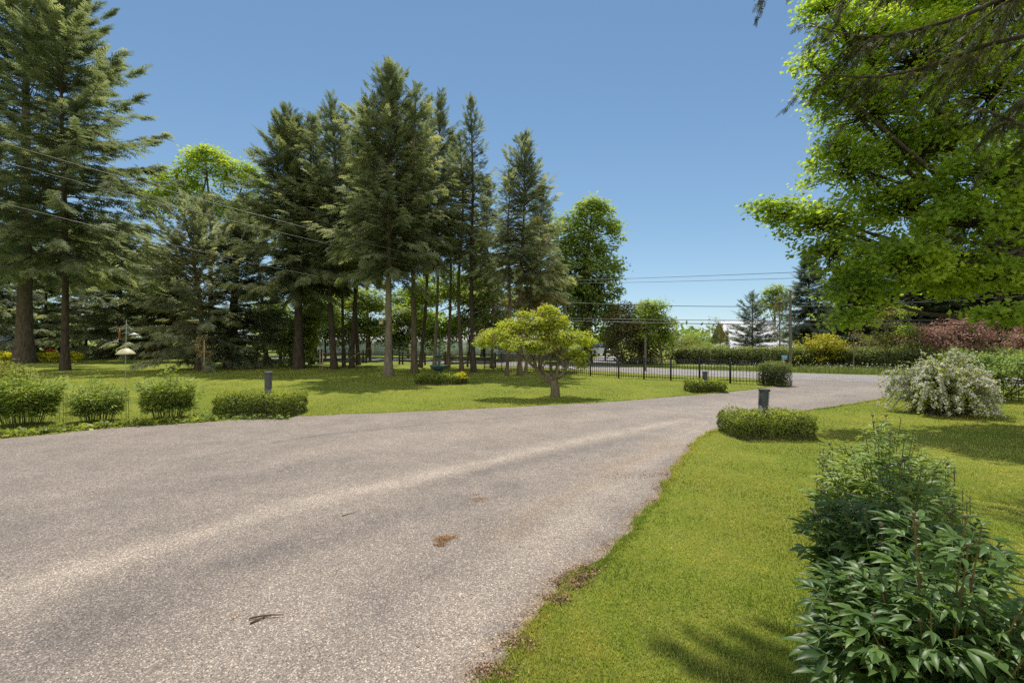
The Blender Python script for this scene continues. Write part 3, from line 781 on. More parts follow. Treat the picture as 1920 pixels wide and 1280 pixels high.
def hedge(name, label, loc, w, dp, h, m='hedge', rz=0.0, n=2600, leaf=0.055, seed=0, group=None, round_=0.12, ring=False, cat='hedge', sprout=0.02, ivy=0):
    """clipped box hedge: leaves through a rounded block, twigs inside; leaf tone paints a sunlit top and shaded lower sides"""
    r = np.random.default_rng(seed)
    t = thing(name, label, cat, loc, rz, group)
    cg, sg = Geo(), Geo()
    K = n
    p = (r.random((K, 3)) * 2 - 1)
    face = r.integers(0, 5, K)                                     # push to the shell: 4 sides and the top
    depth = 1 - np.abs(r.normal(0, 0.10, K))
    p[face == 0, 0] = depth[face == 0]; p[face == 1, 0] = -depth[face == 1]
    p[face == 2, 1] = depth[face == 2]; p[face == 3, 1] = -depth[face == 3]
    p[face == 4, 2] = (1 - np.abs(r.normal(0, .12, K)))[face == 4]
    out = np.zeros((K, 3)); out[np.arange(K), np.where(face < 2, 0, np.where(face < 4, 1, 2))] = np.where(np.isin(face, (1, 3)), -1, 1)
    k = 5.0                                                        # superellipse plan
    q = (np.abs(p[:, 0]) ** k + np.abs(p[:, 1]) ** k) ** (1 / k); sc = np.where(q > 1, 1 / q, 1)
    if ring: rr = np.hypot(p[:, 0], p[:, 1]); sc = np.where(rr > 1, 1 / rr, 1)
    p[:, 0] *= sc; p[:, 1] *= sc
    bulge = 1 + 0.05 * np.sin(p[:, 0] * 6 + seed) * np.cos(p[:, 1] * 5) + 0.03 * np.sin(p[:, 2] * 7 + p[:, 0] * 9)
    z = (p[:, 2] * .5 + .5) * h * bulge
    edge = np.clip((np.maximum(np.abs(p[:, 0]), np.abs(p[:, 1])) - .8) / .2, 0, 1)
    z = z - edge * round_ * h * (p[:, 2] > .4)
    pos = np.stack([p[:, 0] * w / 2 * bulge, p[:, 1] * dp / 2 * bulge, z], 1) + r.normal(0, leaf * .35, (K, 3))
    pos[:, 2] += (face == 4) * np.abs(r.normal(0, sprout, K)); pos[:, 2] = np.maximum(pos[:, 2], .015)
    nup = nrm(out * .5 + np.array([0, 0, .6]) + r.normal(0, .45, (K, 3)))
    dr = out * .5 + np.array([0, 0, .5]) + r.normal(0, .7, (K, 3))
    X, Y, Z = frames(dr, nup)
    tone = np.clip(.14 + .56 * (z / h) ** 3 + .10 * np.sin(pos[:, 0] * 5 + pos[:, 1] * 3) * .5 + r.normal(0, .14, K), 0, 1)  # light put into the colour: bright top, shade deepening towards the ground
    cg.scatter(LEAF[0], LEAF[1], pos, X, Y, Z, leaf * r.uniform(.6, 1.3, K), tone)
    # inner shade leaves
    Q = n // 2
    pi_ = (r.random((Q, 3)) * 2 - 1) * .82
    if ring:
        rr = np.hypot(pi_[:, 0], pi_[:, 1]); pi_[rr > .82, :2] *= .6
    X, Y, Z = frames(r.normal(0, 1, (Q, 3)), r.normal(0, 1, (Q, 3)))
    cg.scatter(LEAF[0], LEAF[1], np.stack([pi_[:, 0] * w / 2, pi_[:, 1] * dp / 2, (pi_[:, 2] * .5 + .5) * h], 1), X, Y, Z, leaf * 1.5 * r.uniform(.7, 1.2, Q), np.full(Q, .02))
    for i in range(int(24 * w)):
        b = np.array([r.uniform(-.42, .42) * w, r.uniform(-.42, .42) * dp, 0])
        e = b + np.array([r.normal(0, .06), r.normal(0, .06), h * r.uniform(.6, .92)])
        sg.tube(np.array([b, (b + e) / 2 + r.normal(0, .02, 3), e]), [.010, .007, .004], 3, cap=False)
    sg.box((0, 0, 0), (w * .9, dp * .9, .03))  # thin mulch plate at ground level, joining the stems
    sg.build('stems', M['bark_brown'], t)
    cg.build('foliage', M[m], t)
    if ivy:
        ig = Geo()
        p = np.stack([r.uniform(-.62, .55, ivy) * w, -dp / 2 - np.abs(r.normal(0, .16, ivy)), np.abs(r.normal(0.03, .05, ivy))], 1)
        sidew = r.random(ivy) < .4
        p[sidew, 0] = -w / 2 - np.abs(r.normal(0, .16, sidew.sum())); p[sidew, 1] = r.uniform(-.5, .5, sidew.sum()) * dp
        X, Y, Z = frames(r.normal(0, 1, (ivy, 3)) * np.array([1, 1, .3]), np.array([0, 0, 1]) + r.normal(0, .4, (ivy, 3)))
        ig.scatter(LEAF[0] * np.array([1.5, 1, 1]), LEAF[1], p, X, Y, Z, r.uniform(.05, .10, ivy), r.uniform(.1, .6, ivy))
        ig.build('ground_ivy', M['broad_dark'], t)
    return t


# lanceolate peony leaflet, folded along the midrib and arched
_py = np.array([0, .18, .42, .68, .88, 1.0]); _pw = np.array([.01, .088, .138, .108, .050, 0.004])
_pz = 0.10 * np.sin(_py * 2.2) - 0.30 * _py ** 2
LEAFLET_V = np.vstack([[(-w, y, z + .38 * w), (0, y, z), (w, y, z + .38 * w)] for y, w, z in zip(_py, _pw, _pz)])
LEAFLET_F = np.array([[3 * i + c, 3 * i + c + 1, 3 * i + c + 4, 3 * i + c + 3] for i in range(5) for c in (0, 1)])


def compound_leaf():
    """biternate leaf: three groups of three leaflets on a stalk; 1 long along +Y"""
    V, Fc, n = [], [], 0

    def put(o, ang, L, tilt):
        nonlocal n
        c, s = math.cos(ang), math.sin(ang)
        v = LEAFLET_V * L
        v = np.stack([v[:, 0], v[:, 1] * math.cos(tilt) - v[:, 2] * math.sin(tilt), v[:, 1] * math.sin(tilt) + v[:, 2] * math.cos(tilt)], 1)
        v = np.stack([v[:, 0] * c + v[:, 1] * s, -v[:, 0] * s + v[:, 1] * c, v[:, 2]], 1) + np.array(o)
        V.append(v); Fc.append(LEAFLET_F + n); n += len(v)
    for (ga, gl) in ((0, .52), (.95, .40), (-.95, .40)):
        o = np.array([math.sin(ga) * .42 * (1 if ga else 0) + 0, .18 + math.cos(ga) * (.30 if ga == 0 else .16), 0.02])
        for la, ll in ((0, 1.0), (.62, .82), (-.62, .82)):
            put(o, ga + la, gl * ll, -0.10 if la == 0 else -0.22)
    # stalk as slim strips
    for e in ((0, .48, .02), (.34, .27, .02), (-.34, .27, .02)):
        b = np.array([0, 0, 0.0]) if e[0] == 0 else np.array([0, .16, 0.01])
        e = np.array(e); t = nrm(e - b); sd_ = np.array([t[1], -t[0], 0]) * .008
        V.append(np.array([b - sd_, b + sd_, e + sd_, e - sd_])); Fc.append(np.array([[0, 1, 2, 3]]) + n); n += 4
    return np.vstack(V), np.vstack(Fc)


COMPOUND = compound_leaf()


def peony(name, label, loc, h, rad, n_stem, m='peony', seed=0, group=None, leaf=0.30, bud=0.016, cage=None, nodes=8, stem='stem', tall=4, s0=.16):
    r = np.random.default_rng(seed)
    t = thing(name, label, 'peony plant', loc, 0, group)
    sg, lg = Geo(), Geo()
    buds = []
    P_, D_, U_, S_, T_ = [], [], [], [], []
    for i in range(n_stem):
        a = i * 2.399 + r.normal(0, .2); q = math.sqrt((i + .5) / n_stem)
        b = np.array([math.cos(a), math.sin(a), 0]) * q * rad * .45
        hh = h * (1.0 - .16 * q * q) * r.uniform(.80, 1.0)
        if i < tall: hh = h * r.uniform(1.08, 1.24)
        e = np.array([math.cos(a) * q * rad * 1.0 + r.normal(0, .03), math.sin(a) * q * rad * 1.0 + r.normal(0, .03), hh])
        C = smooth_curve([b, b * .45 + e * .55 + np.array([0, 0, hh * .06]) - np.array([math.cos(a), math.sin(a), 0]) * q * rad * .08, e], 9)
        sg.tube(C, np.linspace(.0052, .0028, 9), 5, .5, 0, cap=False)
        bd = bud * r.uniform(.7, 1.25)
        if i < 4 or r.random() < .34: buds.append((tuple(C[-1] + np.array([0, 0, bd * .6])), bd))
        for kx in range(3):                                        # sepals below the bud
            sa = r.random() * 2 * PI
            P_.append(C[-1]); D_.append([math.cos(sa), math.sin(sa), .5]); U_.append([-math.cos(sa), -math.sin(sa), 1]); S_.append(-.05 * r.uniform(.7, 1.6)); T_.append(.4)
        for k in range(nodes):
            s = s0 + (0.97 - s0) * (k + r.uniform(0, .5)) / nodes
            p = np.array([np.interp(s, np.linspace(0, 1, 9), C[:, c]) for c in range(3)])
            la = a + k * 2.4 + r.normal(0, .3)
            o = np.array([math.cos(la), math.sin(la)])
            if q > .4 and r.random() < .55: o = nrm(o + 1.1 * np.array([math.cos(a), math.sin(a)]))
            P_.append(p); D_.append([o[0], o[1], r.uniform(.12, .85)]); U_.append([r.normal(0, .25) - o[0] * .3, r.normal(0, .25) - o[1] * .3, 1.0])
            S_.append(leaf * (1.08 - .55 * s ** 2) * r.uniform(.75, 1.15)); T_.append(np.clip(.28 + .42 * s + r.normal(0, .20), 0, 1))
    P_, D_, U_, S_, T_ = map(np.array, (P_, D_, U_, S_, T_))
    big = S_ > 0
    X, Y, Z = frames(D_[big], U_[big]); lg.scatter(*COMPOUND, P_[big], X, Y, Z, S_[big], T_[big])
    X, Y, Z = frames(D_[~big], U_[~big]); lg.scatter(LEAFLET_V, LEAFLET_F, P_[~big], X, Y, Z, -S_[~big], T_[~big])
    sg.build('stems', M[stem], t, smooth=True)
    lg.build('foliage', M[m], t)
    lat = np.linspace(-PI / 2, PI / 2, 7)
    proto = None
    for p, bd in buds:
        if proto is None:
            proto = Geo().lathe(np.stack([np.maximum(np.cos(lat), .05), np.sin(lat) * 1.12], 1), 10).build('bud', M['bud'], t, smooth=True); b = proto
        else:
            b = proto.copy(); COL.objects.link(b); b.parent = t
        b.location = p; b.scale = (bd,) * 3; b.rotation_euler = (r.normal(0, .4), r.normal(0, .4), 0)
    if cage:
        cr, chh, legs = cage
        wg = Geo()
        aa = np.linspace(0, 2 * PI, 33)
        for z in np.linspace(.22, chh, 3):
            wg.tube(np.stack([np.cos(aa) * cr, np.sin(aa) * cr, np.full(33, z)], 1), .0028, 4, cap=False)
        for k in range(legs):
            b = 2 * PI * k / legs
            wg.tube(np.array([[math.cos(b) * cr, math.sin(b) * cr, -.02], [math.cos(b) * cr, math.sin(b) * cr, chh + .02]]), .0026, 4)
        wg.build('wire_cage', M['wire'], t)
    return t

# ------------------------------------------------------------------ conifers of the lawn grove
def con(u, v, top, rpx, base, tw, label, name='spruce_tree', u_top=None, **kw):
    """surveyed conifer: trunk foot at photo (u, v), tip at row top, crown radius rpx, crown underside at row base, trunk width tw"""
    x, d = GP(u, v)
    s = d / F
    kw.setdefault('lean', (((u_top or u) - u) * s, 0))
    kw.setdefault('up', .75)
    rpx = rpx * 1.36
    kw.setdefault('ragged', .36)
    return conifer(name, label, 'conifer', (x, d, 0), CAMH + (HY - top) * s, rpx * s, CAMH + (HY - min(base + 8, max(base, 662))) * s, max(.05, tw * s / 2), **kw)


GROVE = 'tall conifers standing on the lawn'
con(45, 680, -170, 200, 500, 25, 'giant conifer with the thickest grey trunk, beside the yellow flower row', 'hemlock_tree', nb=210, size=1.15, seed=1, bk='bark_brown', group=GROVE, dead=10, power=.7, ragged=.25, u_top=0)
con(122, 694, -40, 132, 492, 13, 'tall conifer with slim dark trunk next to the giant grey trunk', 'hemlock_tree', nb=230, size=.85, seed=2, bk='bark_dark', group=GROVE, dead=18, power=.62, ragged=.28, m='conifer', u_top=118)
con(372, 693, 385, 100, 668, 12, 'low spruce with skirts to the ground behind the staked sapling', nb=190, size=.62, seed=3, m='conifer_grey', group=GROVE, power=.62, tilt_low=-.15, dens=1.15)
con(436, 689, 425, 72, 660, 24, 'dark broad spruce with drooping skirts just behind the low spruce', nb=200, size=.72, seed=4, m='conifer_dark', bk='bark_dark', group=GROVE, power=.55, dens=1.1, u_top=445)
con(228, 671, 440, 95, 662, 9, 'grey green spruce with bare drooping lower boughs behind the bird feeder', nb=190, size=.95, seed=5, m='conifer_grey', group=GROVE, power=.6, droop=.4, dead=30)
con(560, 691, 212, 92, 540, 18, 'tall spruce with stout dark trunk wrapped in leafy suckers', nb=210, size=.85, seed=6, bk='bark_dark', group=GROVE, u_top=540, dead=12, ragged=.32,
    second_top=[(-1.4, .3, 7.0, 14.9, 1.9, 70), (1.2, -.2, 8.5, 15.6, 1.5, 60)])
con(500, 680, 385, 58, 640, 9, 'bushy olive grey conifer filling the gap before the suckered trunk', nb=170, size=.8, seed=7, m='conifer_grey', group=GROVE, u_top=475, power=.55)
con(627, 692, 188, 72, 520, 12, 'narrow tall spruce with brown trunk beside two slim poles of trunks', nb=170, size=.75, seed=8, bk='bark_dark', group=GROVE, dead=14, u_top=622)
con(645, 688, 270, 55, 470, 6, 'very slim dark trunked spruce crowded by its neighbours', nb=100, size=.7, seed=9, bk='bark_dark', group=GROVE, dead=8)
con(659, 690, 260, 60, 500, 9, 'spruce whose dark trunk leans over toward the birdhouse tree', nb=120, size=.72, seed=10, bk='bark_dark', group=GROVE, u_top=704, dead=16)
con(728, 705, 138, 80, 500, 15, 'tallest spruce of the grove, pale straight trunk carrying the birdhouse', nb=330, size=.64, seed=11, bk='bark_grey', group=GROVE, dead=8, ragged=.28, power=.55, dens=1.1, u_top=730,
    second_top=[(1.3, .2, 8.2, 14.2, 1.2, 60), (-1.1, -.2, 8.4, 13.4, 1.1, 50)])
con(777, 699, 205, 70, 480, 12, 'spruce with thick brown trunk and pale drooping boughs in front of the fountain', nb=230, size=.66, seed=12, bk='bark_brown', group=GROVE, m='conifer_grey', dead=10, ragged=.35, droop=.4, u_top=770)
con(788, 688, 190, 50, 470, 7, 'dark slender spruce hidden close behind the thick brown trunk', nb=150, size=.75, seed=13, bk='bark_dark', group=GROVE, u_top=805)
con(814, 693, 180, 48, 470, 7, 'slim spruce rising straight behind the fountain', nb=170, size=.7, seed=14, bk='bark_grey', group=GROVE, ragged=.35, u_top=828)
con(866, 696, 260, 44, 440, 8, 'thin bare trunked spruce with a sparse top past the fountain', nb=90, size=.6, seed=15, bk='bark_brown', group=GROVE, dead=14, u_top=862, dens=.8)
con(888, 698, 188, 44, 500, 10, 'spire shaped spruce standing free with visible dark trunk', nb=200, size=.56, seed=16, bk='bark_dark', group=GROVE, dead=14, power=.7, ragged=.3, dens=.85, u_top=882)
con(950, 705, 325, 38, 470, 7, 'thin spruce just in front of the pink flowering tree', nb=110, size=.52, seed=17, bk='bark_brown', group=GROVE, dead=10, u_top=958, dens=.85)
con(974, 704, 262, 56, 520, 9, 'pointed spruce with full dark crown at the road end of the grove', nb=260, size=.55, seed=18, bk='bark_brown', group=GROVE, dead=6, power=.6, u_top=984, dens=1.0)
con(986, 699, 420, 52, 570, 6, 'short spruce with ochre tipped boughs behind the pointed spruce', nb=130, size=.6, seed=19, bk='bark_tan', group=GROVE, u_top=1005, m='olive', droop=.35)
con(585, 682, 232, 60, 500, 8, 'mid green spruce filling the gap behind the suckered trunk', nb=190, size=.8, seed=21, bk='bark_dark', group=GROVE, dead=10, u_top=588)
con(672, 684, 236, 62, 500, 8, 'mid green spruce just behind the leaning dark trunk', nb=190, size=.8, seed=22, bk='bark_dark', group=GROVE, dead=10, u_top=668, second_top=[(-1.2, .2, 8, 14.5, 1.5, 60)])
con(840, 688, 262, 50, 480, 7, 'grey green spruce between the fountain and the bare trunked spruce', nb=170, size=.72, seed=23, bk='bark_brown', group=GROVE, dead=8, m='conifer_grey', u_top=850)
con(922, 690, 345, 46, 520, 6, 'sparse spruce in the gap right of the spire shaped one', nb=130, size=.66, seed=24, bk='bark_brown', group=GROVE, dead=8, u_top=915)
con(1012, 692, 360, 44, 560, 6, 'spruce with dark crown touching the big round maple', nb=170, size=.66, seed=25, bk='bark_brown', group=GROVE, dead=4, u_top=1015)
# ---- more conifers behind, on the far side of the lawn
FARC = 'conifers at the back of the garden'
for k, (u, d, top, rpx, base, m, lab) in enumerate([
        (-60, 44, 250, 130, 660, 'conifer_dark', 'dark conifer at the garden corner behind the giant trunk'),
        (18, 58, 430, 80, 662, 'conifer_grey', 'grey conifer above the blue shed wall'),
        (88, 54, 420, 80, 655, 'conifer', 'green conifer between the two big trunks'),
        (160, 60, 440, 80, 655, 'conifer_grey', 'dark conifer behind the red flower bed'),
        (312, 52, 500, 45, 655, 'conifer_grey', 'pale grey conifer between the bird feeder and the low spruce'),
        (330, 48, 440, 55, 650, 'olive', 'olive brown conifer just behind the low spruce'),
        (590, 48, 330, 60, 560, 'conifer_dark', 'dark conifer deep in the grove near the suckered trunk'),
        (690, 52, 330, 55, 520, 'conifer_dark', 'dark conifer deep in the grove behind the leaning trunk'),
        (905, 46, 440, 42, 620, 'conifer', 'green conifer seen low between the spire spruce and the flowering tree')]):
    x = XA(u, d); s = d / F
    conifer('spruce_tree', lab, 'conifer', (x, d, 0), CAMH + (HY - top) * s, rpx * s, max(.4, CAMH + (HY - base) * s), .22, m=m, seed=60 + k, nb=130, size=1.15, tmpl=SPRAY_FAR, group=FARC, power=.6, bk='bark_dark', dead=8)

# ------------------------------------------------------------------ broadleaf trees behind the grove
def lob(px):
    """lobes given as photo (u, v, ru, rv) at distance d -> local ellipsoids"""
    return px


def tree_at(u, d, blobs, label, name='maple_tree', cat='tree', depth=.8, **kw):
    x = XA(u, d); s = d / F
    lobes = [((bu - u) * s, (kw.get('dy', 0)) + (dz * s if dz else 0), CAMH + (HY - bv) * s, ru * s, ru * s * depth, rv * s) for bu, bv, ru, rv, dz in blobs]
    kw.pop('dy', None)
    return broadleaf(name, label, cat, (x, d, 0), lobes, **kw)


tree_at(395, 46, [(390, 330, 58, 50, 0), (335, 350, 42, 30, 0), (445, 345, 45, 45, 20), (345, 400, 58, 46, -20), (430, 420, 55, 45, 0), (385, 300, 35, 26, 0), (470, 420, 40, 60, 10)],
        'tall light green maple with open crown rising behind the low spruce', m='broad_light', n_cl=680, per=26, leaf=.30, cl_r=.75, seed=30, r0=.3, shell=.55, bk='bark_brown', twig_share=.4, fork=9)
tree_at(1102, 38, [(1108, 440, 56, 62, 0), (1090, 500, 62, 62, 0), (1128, 525, 46, 62, 0), (1075, 570, 55, 60, 0), (1115, 590, 40, 50, 0), (1050, 470, 42, 70, 10), (1048, 560, 40, 60, 10), (1110, 400, 34, 32, 0)],
        'big round maple with dense deep green crown beside the utility pole', m='broad_dark', n_cl=900, per=30, leaf=.28, cl_r=.6, seed=31, r0=.35, shell=.62, tone0=.5, fork=3, under=.6)
UNDER = 'leafy young trees behind the grove'
for k, (u, d, bl, m, lab) in enumerate([
        (290, 62, [(290, 500, 30, 45, 0), (270, 560, 32, 40, 0)], 'broad_light', 'bright green young tree in the gap before the low spruce'),
        (60, 60, [(70, 520, 55, 60, 0), (40, 590, 60, 50, 0), (95, 610, 45, 36, 0)], 'broad_light', 'light green tree seen between the two big trunks'),
        (205, 58, [(205, 545, 45, 50, 0), (230, 610, 50, 36, 0), (180, 610, 40, 36, 0)], 'broad_light', 'light green tree above the bird feeder, behind the drooping boughs'),
        (340, 50, [(330, 560, 36, 50, 0), (345, 620, 40, 30, 0)], 'broad', 'green tree behind the low spruce near the bright young tree'),
        (765, 50, [(765, 575, 40, 36, 0), (790, 600, 34, 22, 0)], 'broad_light', 'bright leafy tree in front of the blue doors near the birdhouse trunk'),
        (655, 48, [(650, 580, 44, 40, 0), (620, 605, 36, 22, 0)], 'broad_light', 'bright leafy tree in front of the blue doors behind the slim trunks'),
        (880, 48, [(880, 565, 40, 55, 0), (868, 610, 34, 22, 0)], 'broad_light', 'bright leafy tree behind the spire shaped spruce'),
        (525, 40, [(505, 600, 45, 38, 0), (540, 625, 40, 28, 0)], 'broad_light', 'leafy young tree low beside the suckered trunk'),
        (545, 33, [(560, 650, 26, 32, 0), (575, 615, 20, 28, 0)], 'broad', 'clump of leafy suckers around the stout dark trunk'),
        (610, 42, [(600, 590, 36, 48, 0), (630, 630, 26, 26, 0)], 'broad', 'green young tree between the brown trunk and the stout trunk'),
        (694, 42, [(690, 580, 40, 42, 0), (705, 625, 34, 26, 0), (670, 620, 26, 26, 0)], 'broad', 'forked pale trunked tree behind the leaning spruce'),
        (735, 44, [(750, 610, 36, 36, 0), (748, 640, 26, 22, 0)], 'broad', 'round green young tree behind the birdhouse trunk'),
        (792, 43, [(795, 570, 30, 55, 0), (800, 630, 24, 34, 0)], 'broad_light', 'upright green tree behind the thick brown trunk'),
        (842, 45, [(845, 560, 36, 60, 0), (840, 630, 34, 28, 0)], 'broad_light', 'light leaved tree with sky gaps behind the fountain'),
        (905, 42, [(910, 560, 40, 60, 0), (925, 620, 36, 32, 0)], 'broad', 'leafy tree between spire spruce and flowering tree'),
        (975, 46, [(975, 590, 44, 50, 0), (1010, 560, 36, 40, 0)], 'broad_light', 'yellow green tree behind the pointed spruce')]):
    tree_at(u, d, bl, lab, m=m, n_cl=270, per=24, leaf=.27, cl_r=.66, seed=70 + k, r0=.11, group=UNDER, shell=.3, twig_share=.3, fork=1.4, tone_s=.18)

# ------------------------------------------------------------------ the flowering tree by the driveway
mx, md = GP(1040, 744)
s_ = md / F
mag = thing('magnolia_tree', 'small spreading magnolia with yellow green leaves and faded pink blooms', 'tree', (mx, md, 0))
r_ = np.random.default_rng(40)
tg, cg, fg = Geo(), Geo(), Geo()
lobes = [((u - 1040) * s_, dy, CAMH + (HY - v) * s_, ru * s_, ru * s_ * 1.0, rv * s_) for u, v, ru, rv, dy in
         [(1000, 612, 42, 20, .0), (940, 632, 45, 17, .1), (908, 645, 22, 11, -.1), (1040, 607, 30, 22, .15), (1030, 583, 22, 11, .1), (985, 592, 22, 12, .1), (1068, 632, 42, 17, -.1), (1102, 642, 24, 9, .1), (975, 645, 40, 13, -.5), (1040, 640, 42, 15, .5), (1078, 668, 24, 15, -.2), (1088, 686, 16, 7, -.3), (955, 612, 26, 14, .3), (1010, 650, 30, 10, -.6)]]
fork = np.array([-.02, 0, .52])
trunk_tube(tg, [(0, 0, -.1), (.02, 0, .2), (-.02, 0, .40), tuple(fork)], .145, .115, 10, 1.25, 3)
ends = [(-.75, .0, 1.30), (-.45, -.3, 1.35), (-.1, .3, 1.45), (.12, -.1, 1.2), (.48, .1, 1.30), (-.95, .15, 1.22), (.25, .35, 1.5), (.42, -.3, 1.05)]
for k, e in enumerate(ends):
    e = np.array(e)
    b = fork + np.array([.05 * np.sign(e[0]), 0, -.12 + .03 * k])
    C = smooth_curve([b, b * .55 + e * .45 + r_.normal(0, .06, 3) + np.array([0, 0, -.08]), e], 9)
    tg.tube(C, np.linspace(.062, .026, 9), 6)
    for q in range(7):
        l = lobes[r_.integers(len(lobes))]
        c = np.array(l[:3]) + r_.normal(0, .5, 3) * np.array(l[3:])
        if np.linalg.norm(c - e) < 1.4:
            tg.tube(smooth_curve([C[r_.integers(4, 9)], (e + c) / 2 + r_.normal(0, .08, 3), c], 6), np.linspace(.02, .006, 6), 4, cap=False)
ctr = lobed(cg, tg, lobes, 820, 20, .078, .15, r_, LEAF, tuple(fork + [0, 0, .6]), limbs=False, shell=.25, under=.7, tone0=.66, tone_s=.16, twig_share=.4, flat=.55, twig_r=.008)
sel = ctr[(ctr[:, 0] < .15)]
sel = sel[r_.integers(0, len(sel), 46)]
for c in sel:
    k = 26
    pp = c + r_.normal(0, .055, (k, 3)) * np.array([1, 1, .8]) + np.array([0, 0, .06])
    X, Y, Z = frames(r_.normal(0, 1, (k, 3)), r_.normal(0, 1, (k, 3)))
    fg.scatter(LEAF[0], LEAF[1], pp, X, Y, Z, r_.uniform(.035, .06, k), r_.random(k))
tg.build('trunk', M['bark_tan'], mag, smooth=True); cg.build('crown', M['magnolia'], mag); fg.build('blossom', M['pink_flower'], mag)

# ------------------------------------------------------------------ the big maple and the overhanging hemlock
mp = thing('maple_tree', 'large bright green maple whose limbs reach over the lawn beside the driveway', 'tree', (12.2, 10.6, 0))
r_ = np.random.default_rng(41)
tg, cg = Geo(), Geo()
trunk_tube(tg, [(0, 0, -.2), (.05, 0, 1.2), (-.05, .1, 3), (.1, 0, 6), (0, .2, 10)], .34, .10, 12, 1.5, 5)


def mlobe(u, v, ru, rv, d, dep=.9):
    s = d / F
    return (XA(u, d) - 12.2, d - 10.6, CAMH + (HY - v) * s, ru * s, ru * s * dep, rv * s)


ML = [mlobe(1440, 395, 34, 18, 10.6), mlobe(1480, 400, 46, 28, 10.5), mlobe(1540, 420, 70, 42, 10.2), mlobe(1590, 320, 80, 55, 10.6), mlobe(1560, 480, 62, 36, 10.0), mlobe(1600, 560, 54, 44, 9.8), mlobe(1680, 500, 80, 55, 9.2),
      mlobe(1690, 400, 90, 60, 10.6), mlobe(1640, 215, 100, 52, 10.8), mlobe(1570, 180, 62, 40, 10.6), mlobe(1720, 290, 100, 60, 11), mlobe(1600, 90, 80, 60, 11), mlobe(1545, 20, 45, 26, 11), mlobe(1720, 120, 110, 80, 11.5),
      mlobe(1820, 420, 90, 60, 8.9), mlobe(1800, 520, 80, 42, 10.2), mlobe(1860, 330, 90, 70, 9.0), mlobe(1870, 520, 66, 40, 9.2), mlobe(1850, 180, 100, 80, 11), mlobe(1960, 480, 70, 60, 10), mlobe(1980, 300, 100, 90, 11),
      mlobe(1890, 590, 62, 20, 8.2), mlobe(1590, 598, 34, 22, 9.6), mlobe(1700, -40, 140, 90, 12), mlobe(1880, -20, 140, 110, 12), mlobe(2080, 200, 120, 120, 11), mlobe(2080, 420, 110, 90, 10.5), mlobe(1560, 275, 34, 26, 10.4), mlobe(1520, 120, 30, 18, 10.6)]
wm = r_.normal
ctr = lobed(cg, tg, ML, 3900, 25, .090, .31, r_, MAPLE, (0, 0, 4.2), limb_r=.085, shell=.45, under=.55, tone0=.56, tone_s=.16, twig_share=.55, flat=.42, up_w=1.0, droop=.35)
tg.build('trunk', M['bark_dark'], mp, smooth=True); cg.build('crown', M['maple'], mp)

hm = thing('hemlock_tree', 'dark drooping hemlock boughs hanging from above in front of the maple', 'conifer', (9.6, 5.6, 0))
tg, cg = Geo(), Geo()
r_ = np.random.default_rng(43)
trunk_tube(tg, [(0, 0, -.2), (.05, 0, 4), (0, .1, 9), (.1, 0, 15)], .30, .06, 12, 1.5, 6)
H0 = np.array([9.6, 5.6, 0])


def pt(u, v, d): return np.array([XA(u, d), d, ZA(v, d)]) - H0


LIMBS = [([(2300, -250, 5.9), (1940, -40, 6.3), (1780, 40, 6.6), (1640, 75, 6.8), (1515, 50, 7.0)], .045, .8),
         ([(2250, -60, 5.8), (1980, 50, 6.2), (1820, 95, 6.5), (1660, 140, 6.7), (1515, 140, 6.9)], .04, .85),
         ([(2300, -350, 6.0), (1900, -140, 6.4), (1720, -50, 6.8), (1600, -5, 7.2), (1560, 20, 7.2)], .04, .7),
         ([(2200, 330, 5.6), (2000, 270, 5.9), (1910, 232, 6.1), (1850, 205, 6.3), (1790, 185, 6.5)], .04, .6),
         ([(2250, -200, 5.3), (2000, -60, 5.6), (1870, 20, 5.9), (1790, 80, 6.2), (1730, 110, 6.4)], .035, .8),
         ([(2250, 100, 5.6), (2020, 150, 5.9), (1930, 180, 6.1), (1880, 215, 6.2), (1850, 250, 6.2)], .03, .6),
         ([(2300, -700, 5.9), (1900, -400, 6.0), (1650, -210, 6.1), (1500, -110, 6.2), (1430, -30, 6.2)], .035, .5),
         ([(2350, -620, 7.0), (1900, -450, 6.6), (1470, -330, 6.1), (1220, -290, 5.85), (1060, -265, 5.65)], .04, 7.0),
         ([(2350, -420, 6.4), (1980, -420, 6.0), (1650, -400, 5.7), (1400, -380, 5.5), (1250, -380, 5.4)], .035, 4.0),
         ([(2300, -420, 8.0), (1900, -230, 8.4), (1680, -140, 8.6), (1520, -110, 8.6), (1430, -105, 8.5)], .04, 5.0),
         ([(2400, -300, 4.8), (2200, -100, 4.8), (2080, 0, 5.0), (1990, 80, 5.2), (1920, 110, 5.4)], .035, .8)]
sp, sd_, su, ss, st = [], [], [], [], []
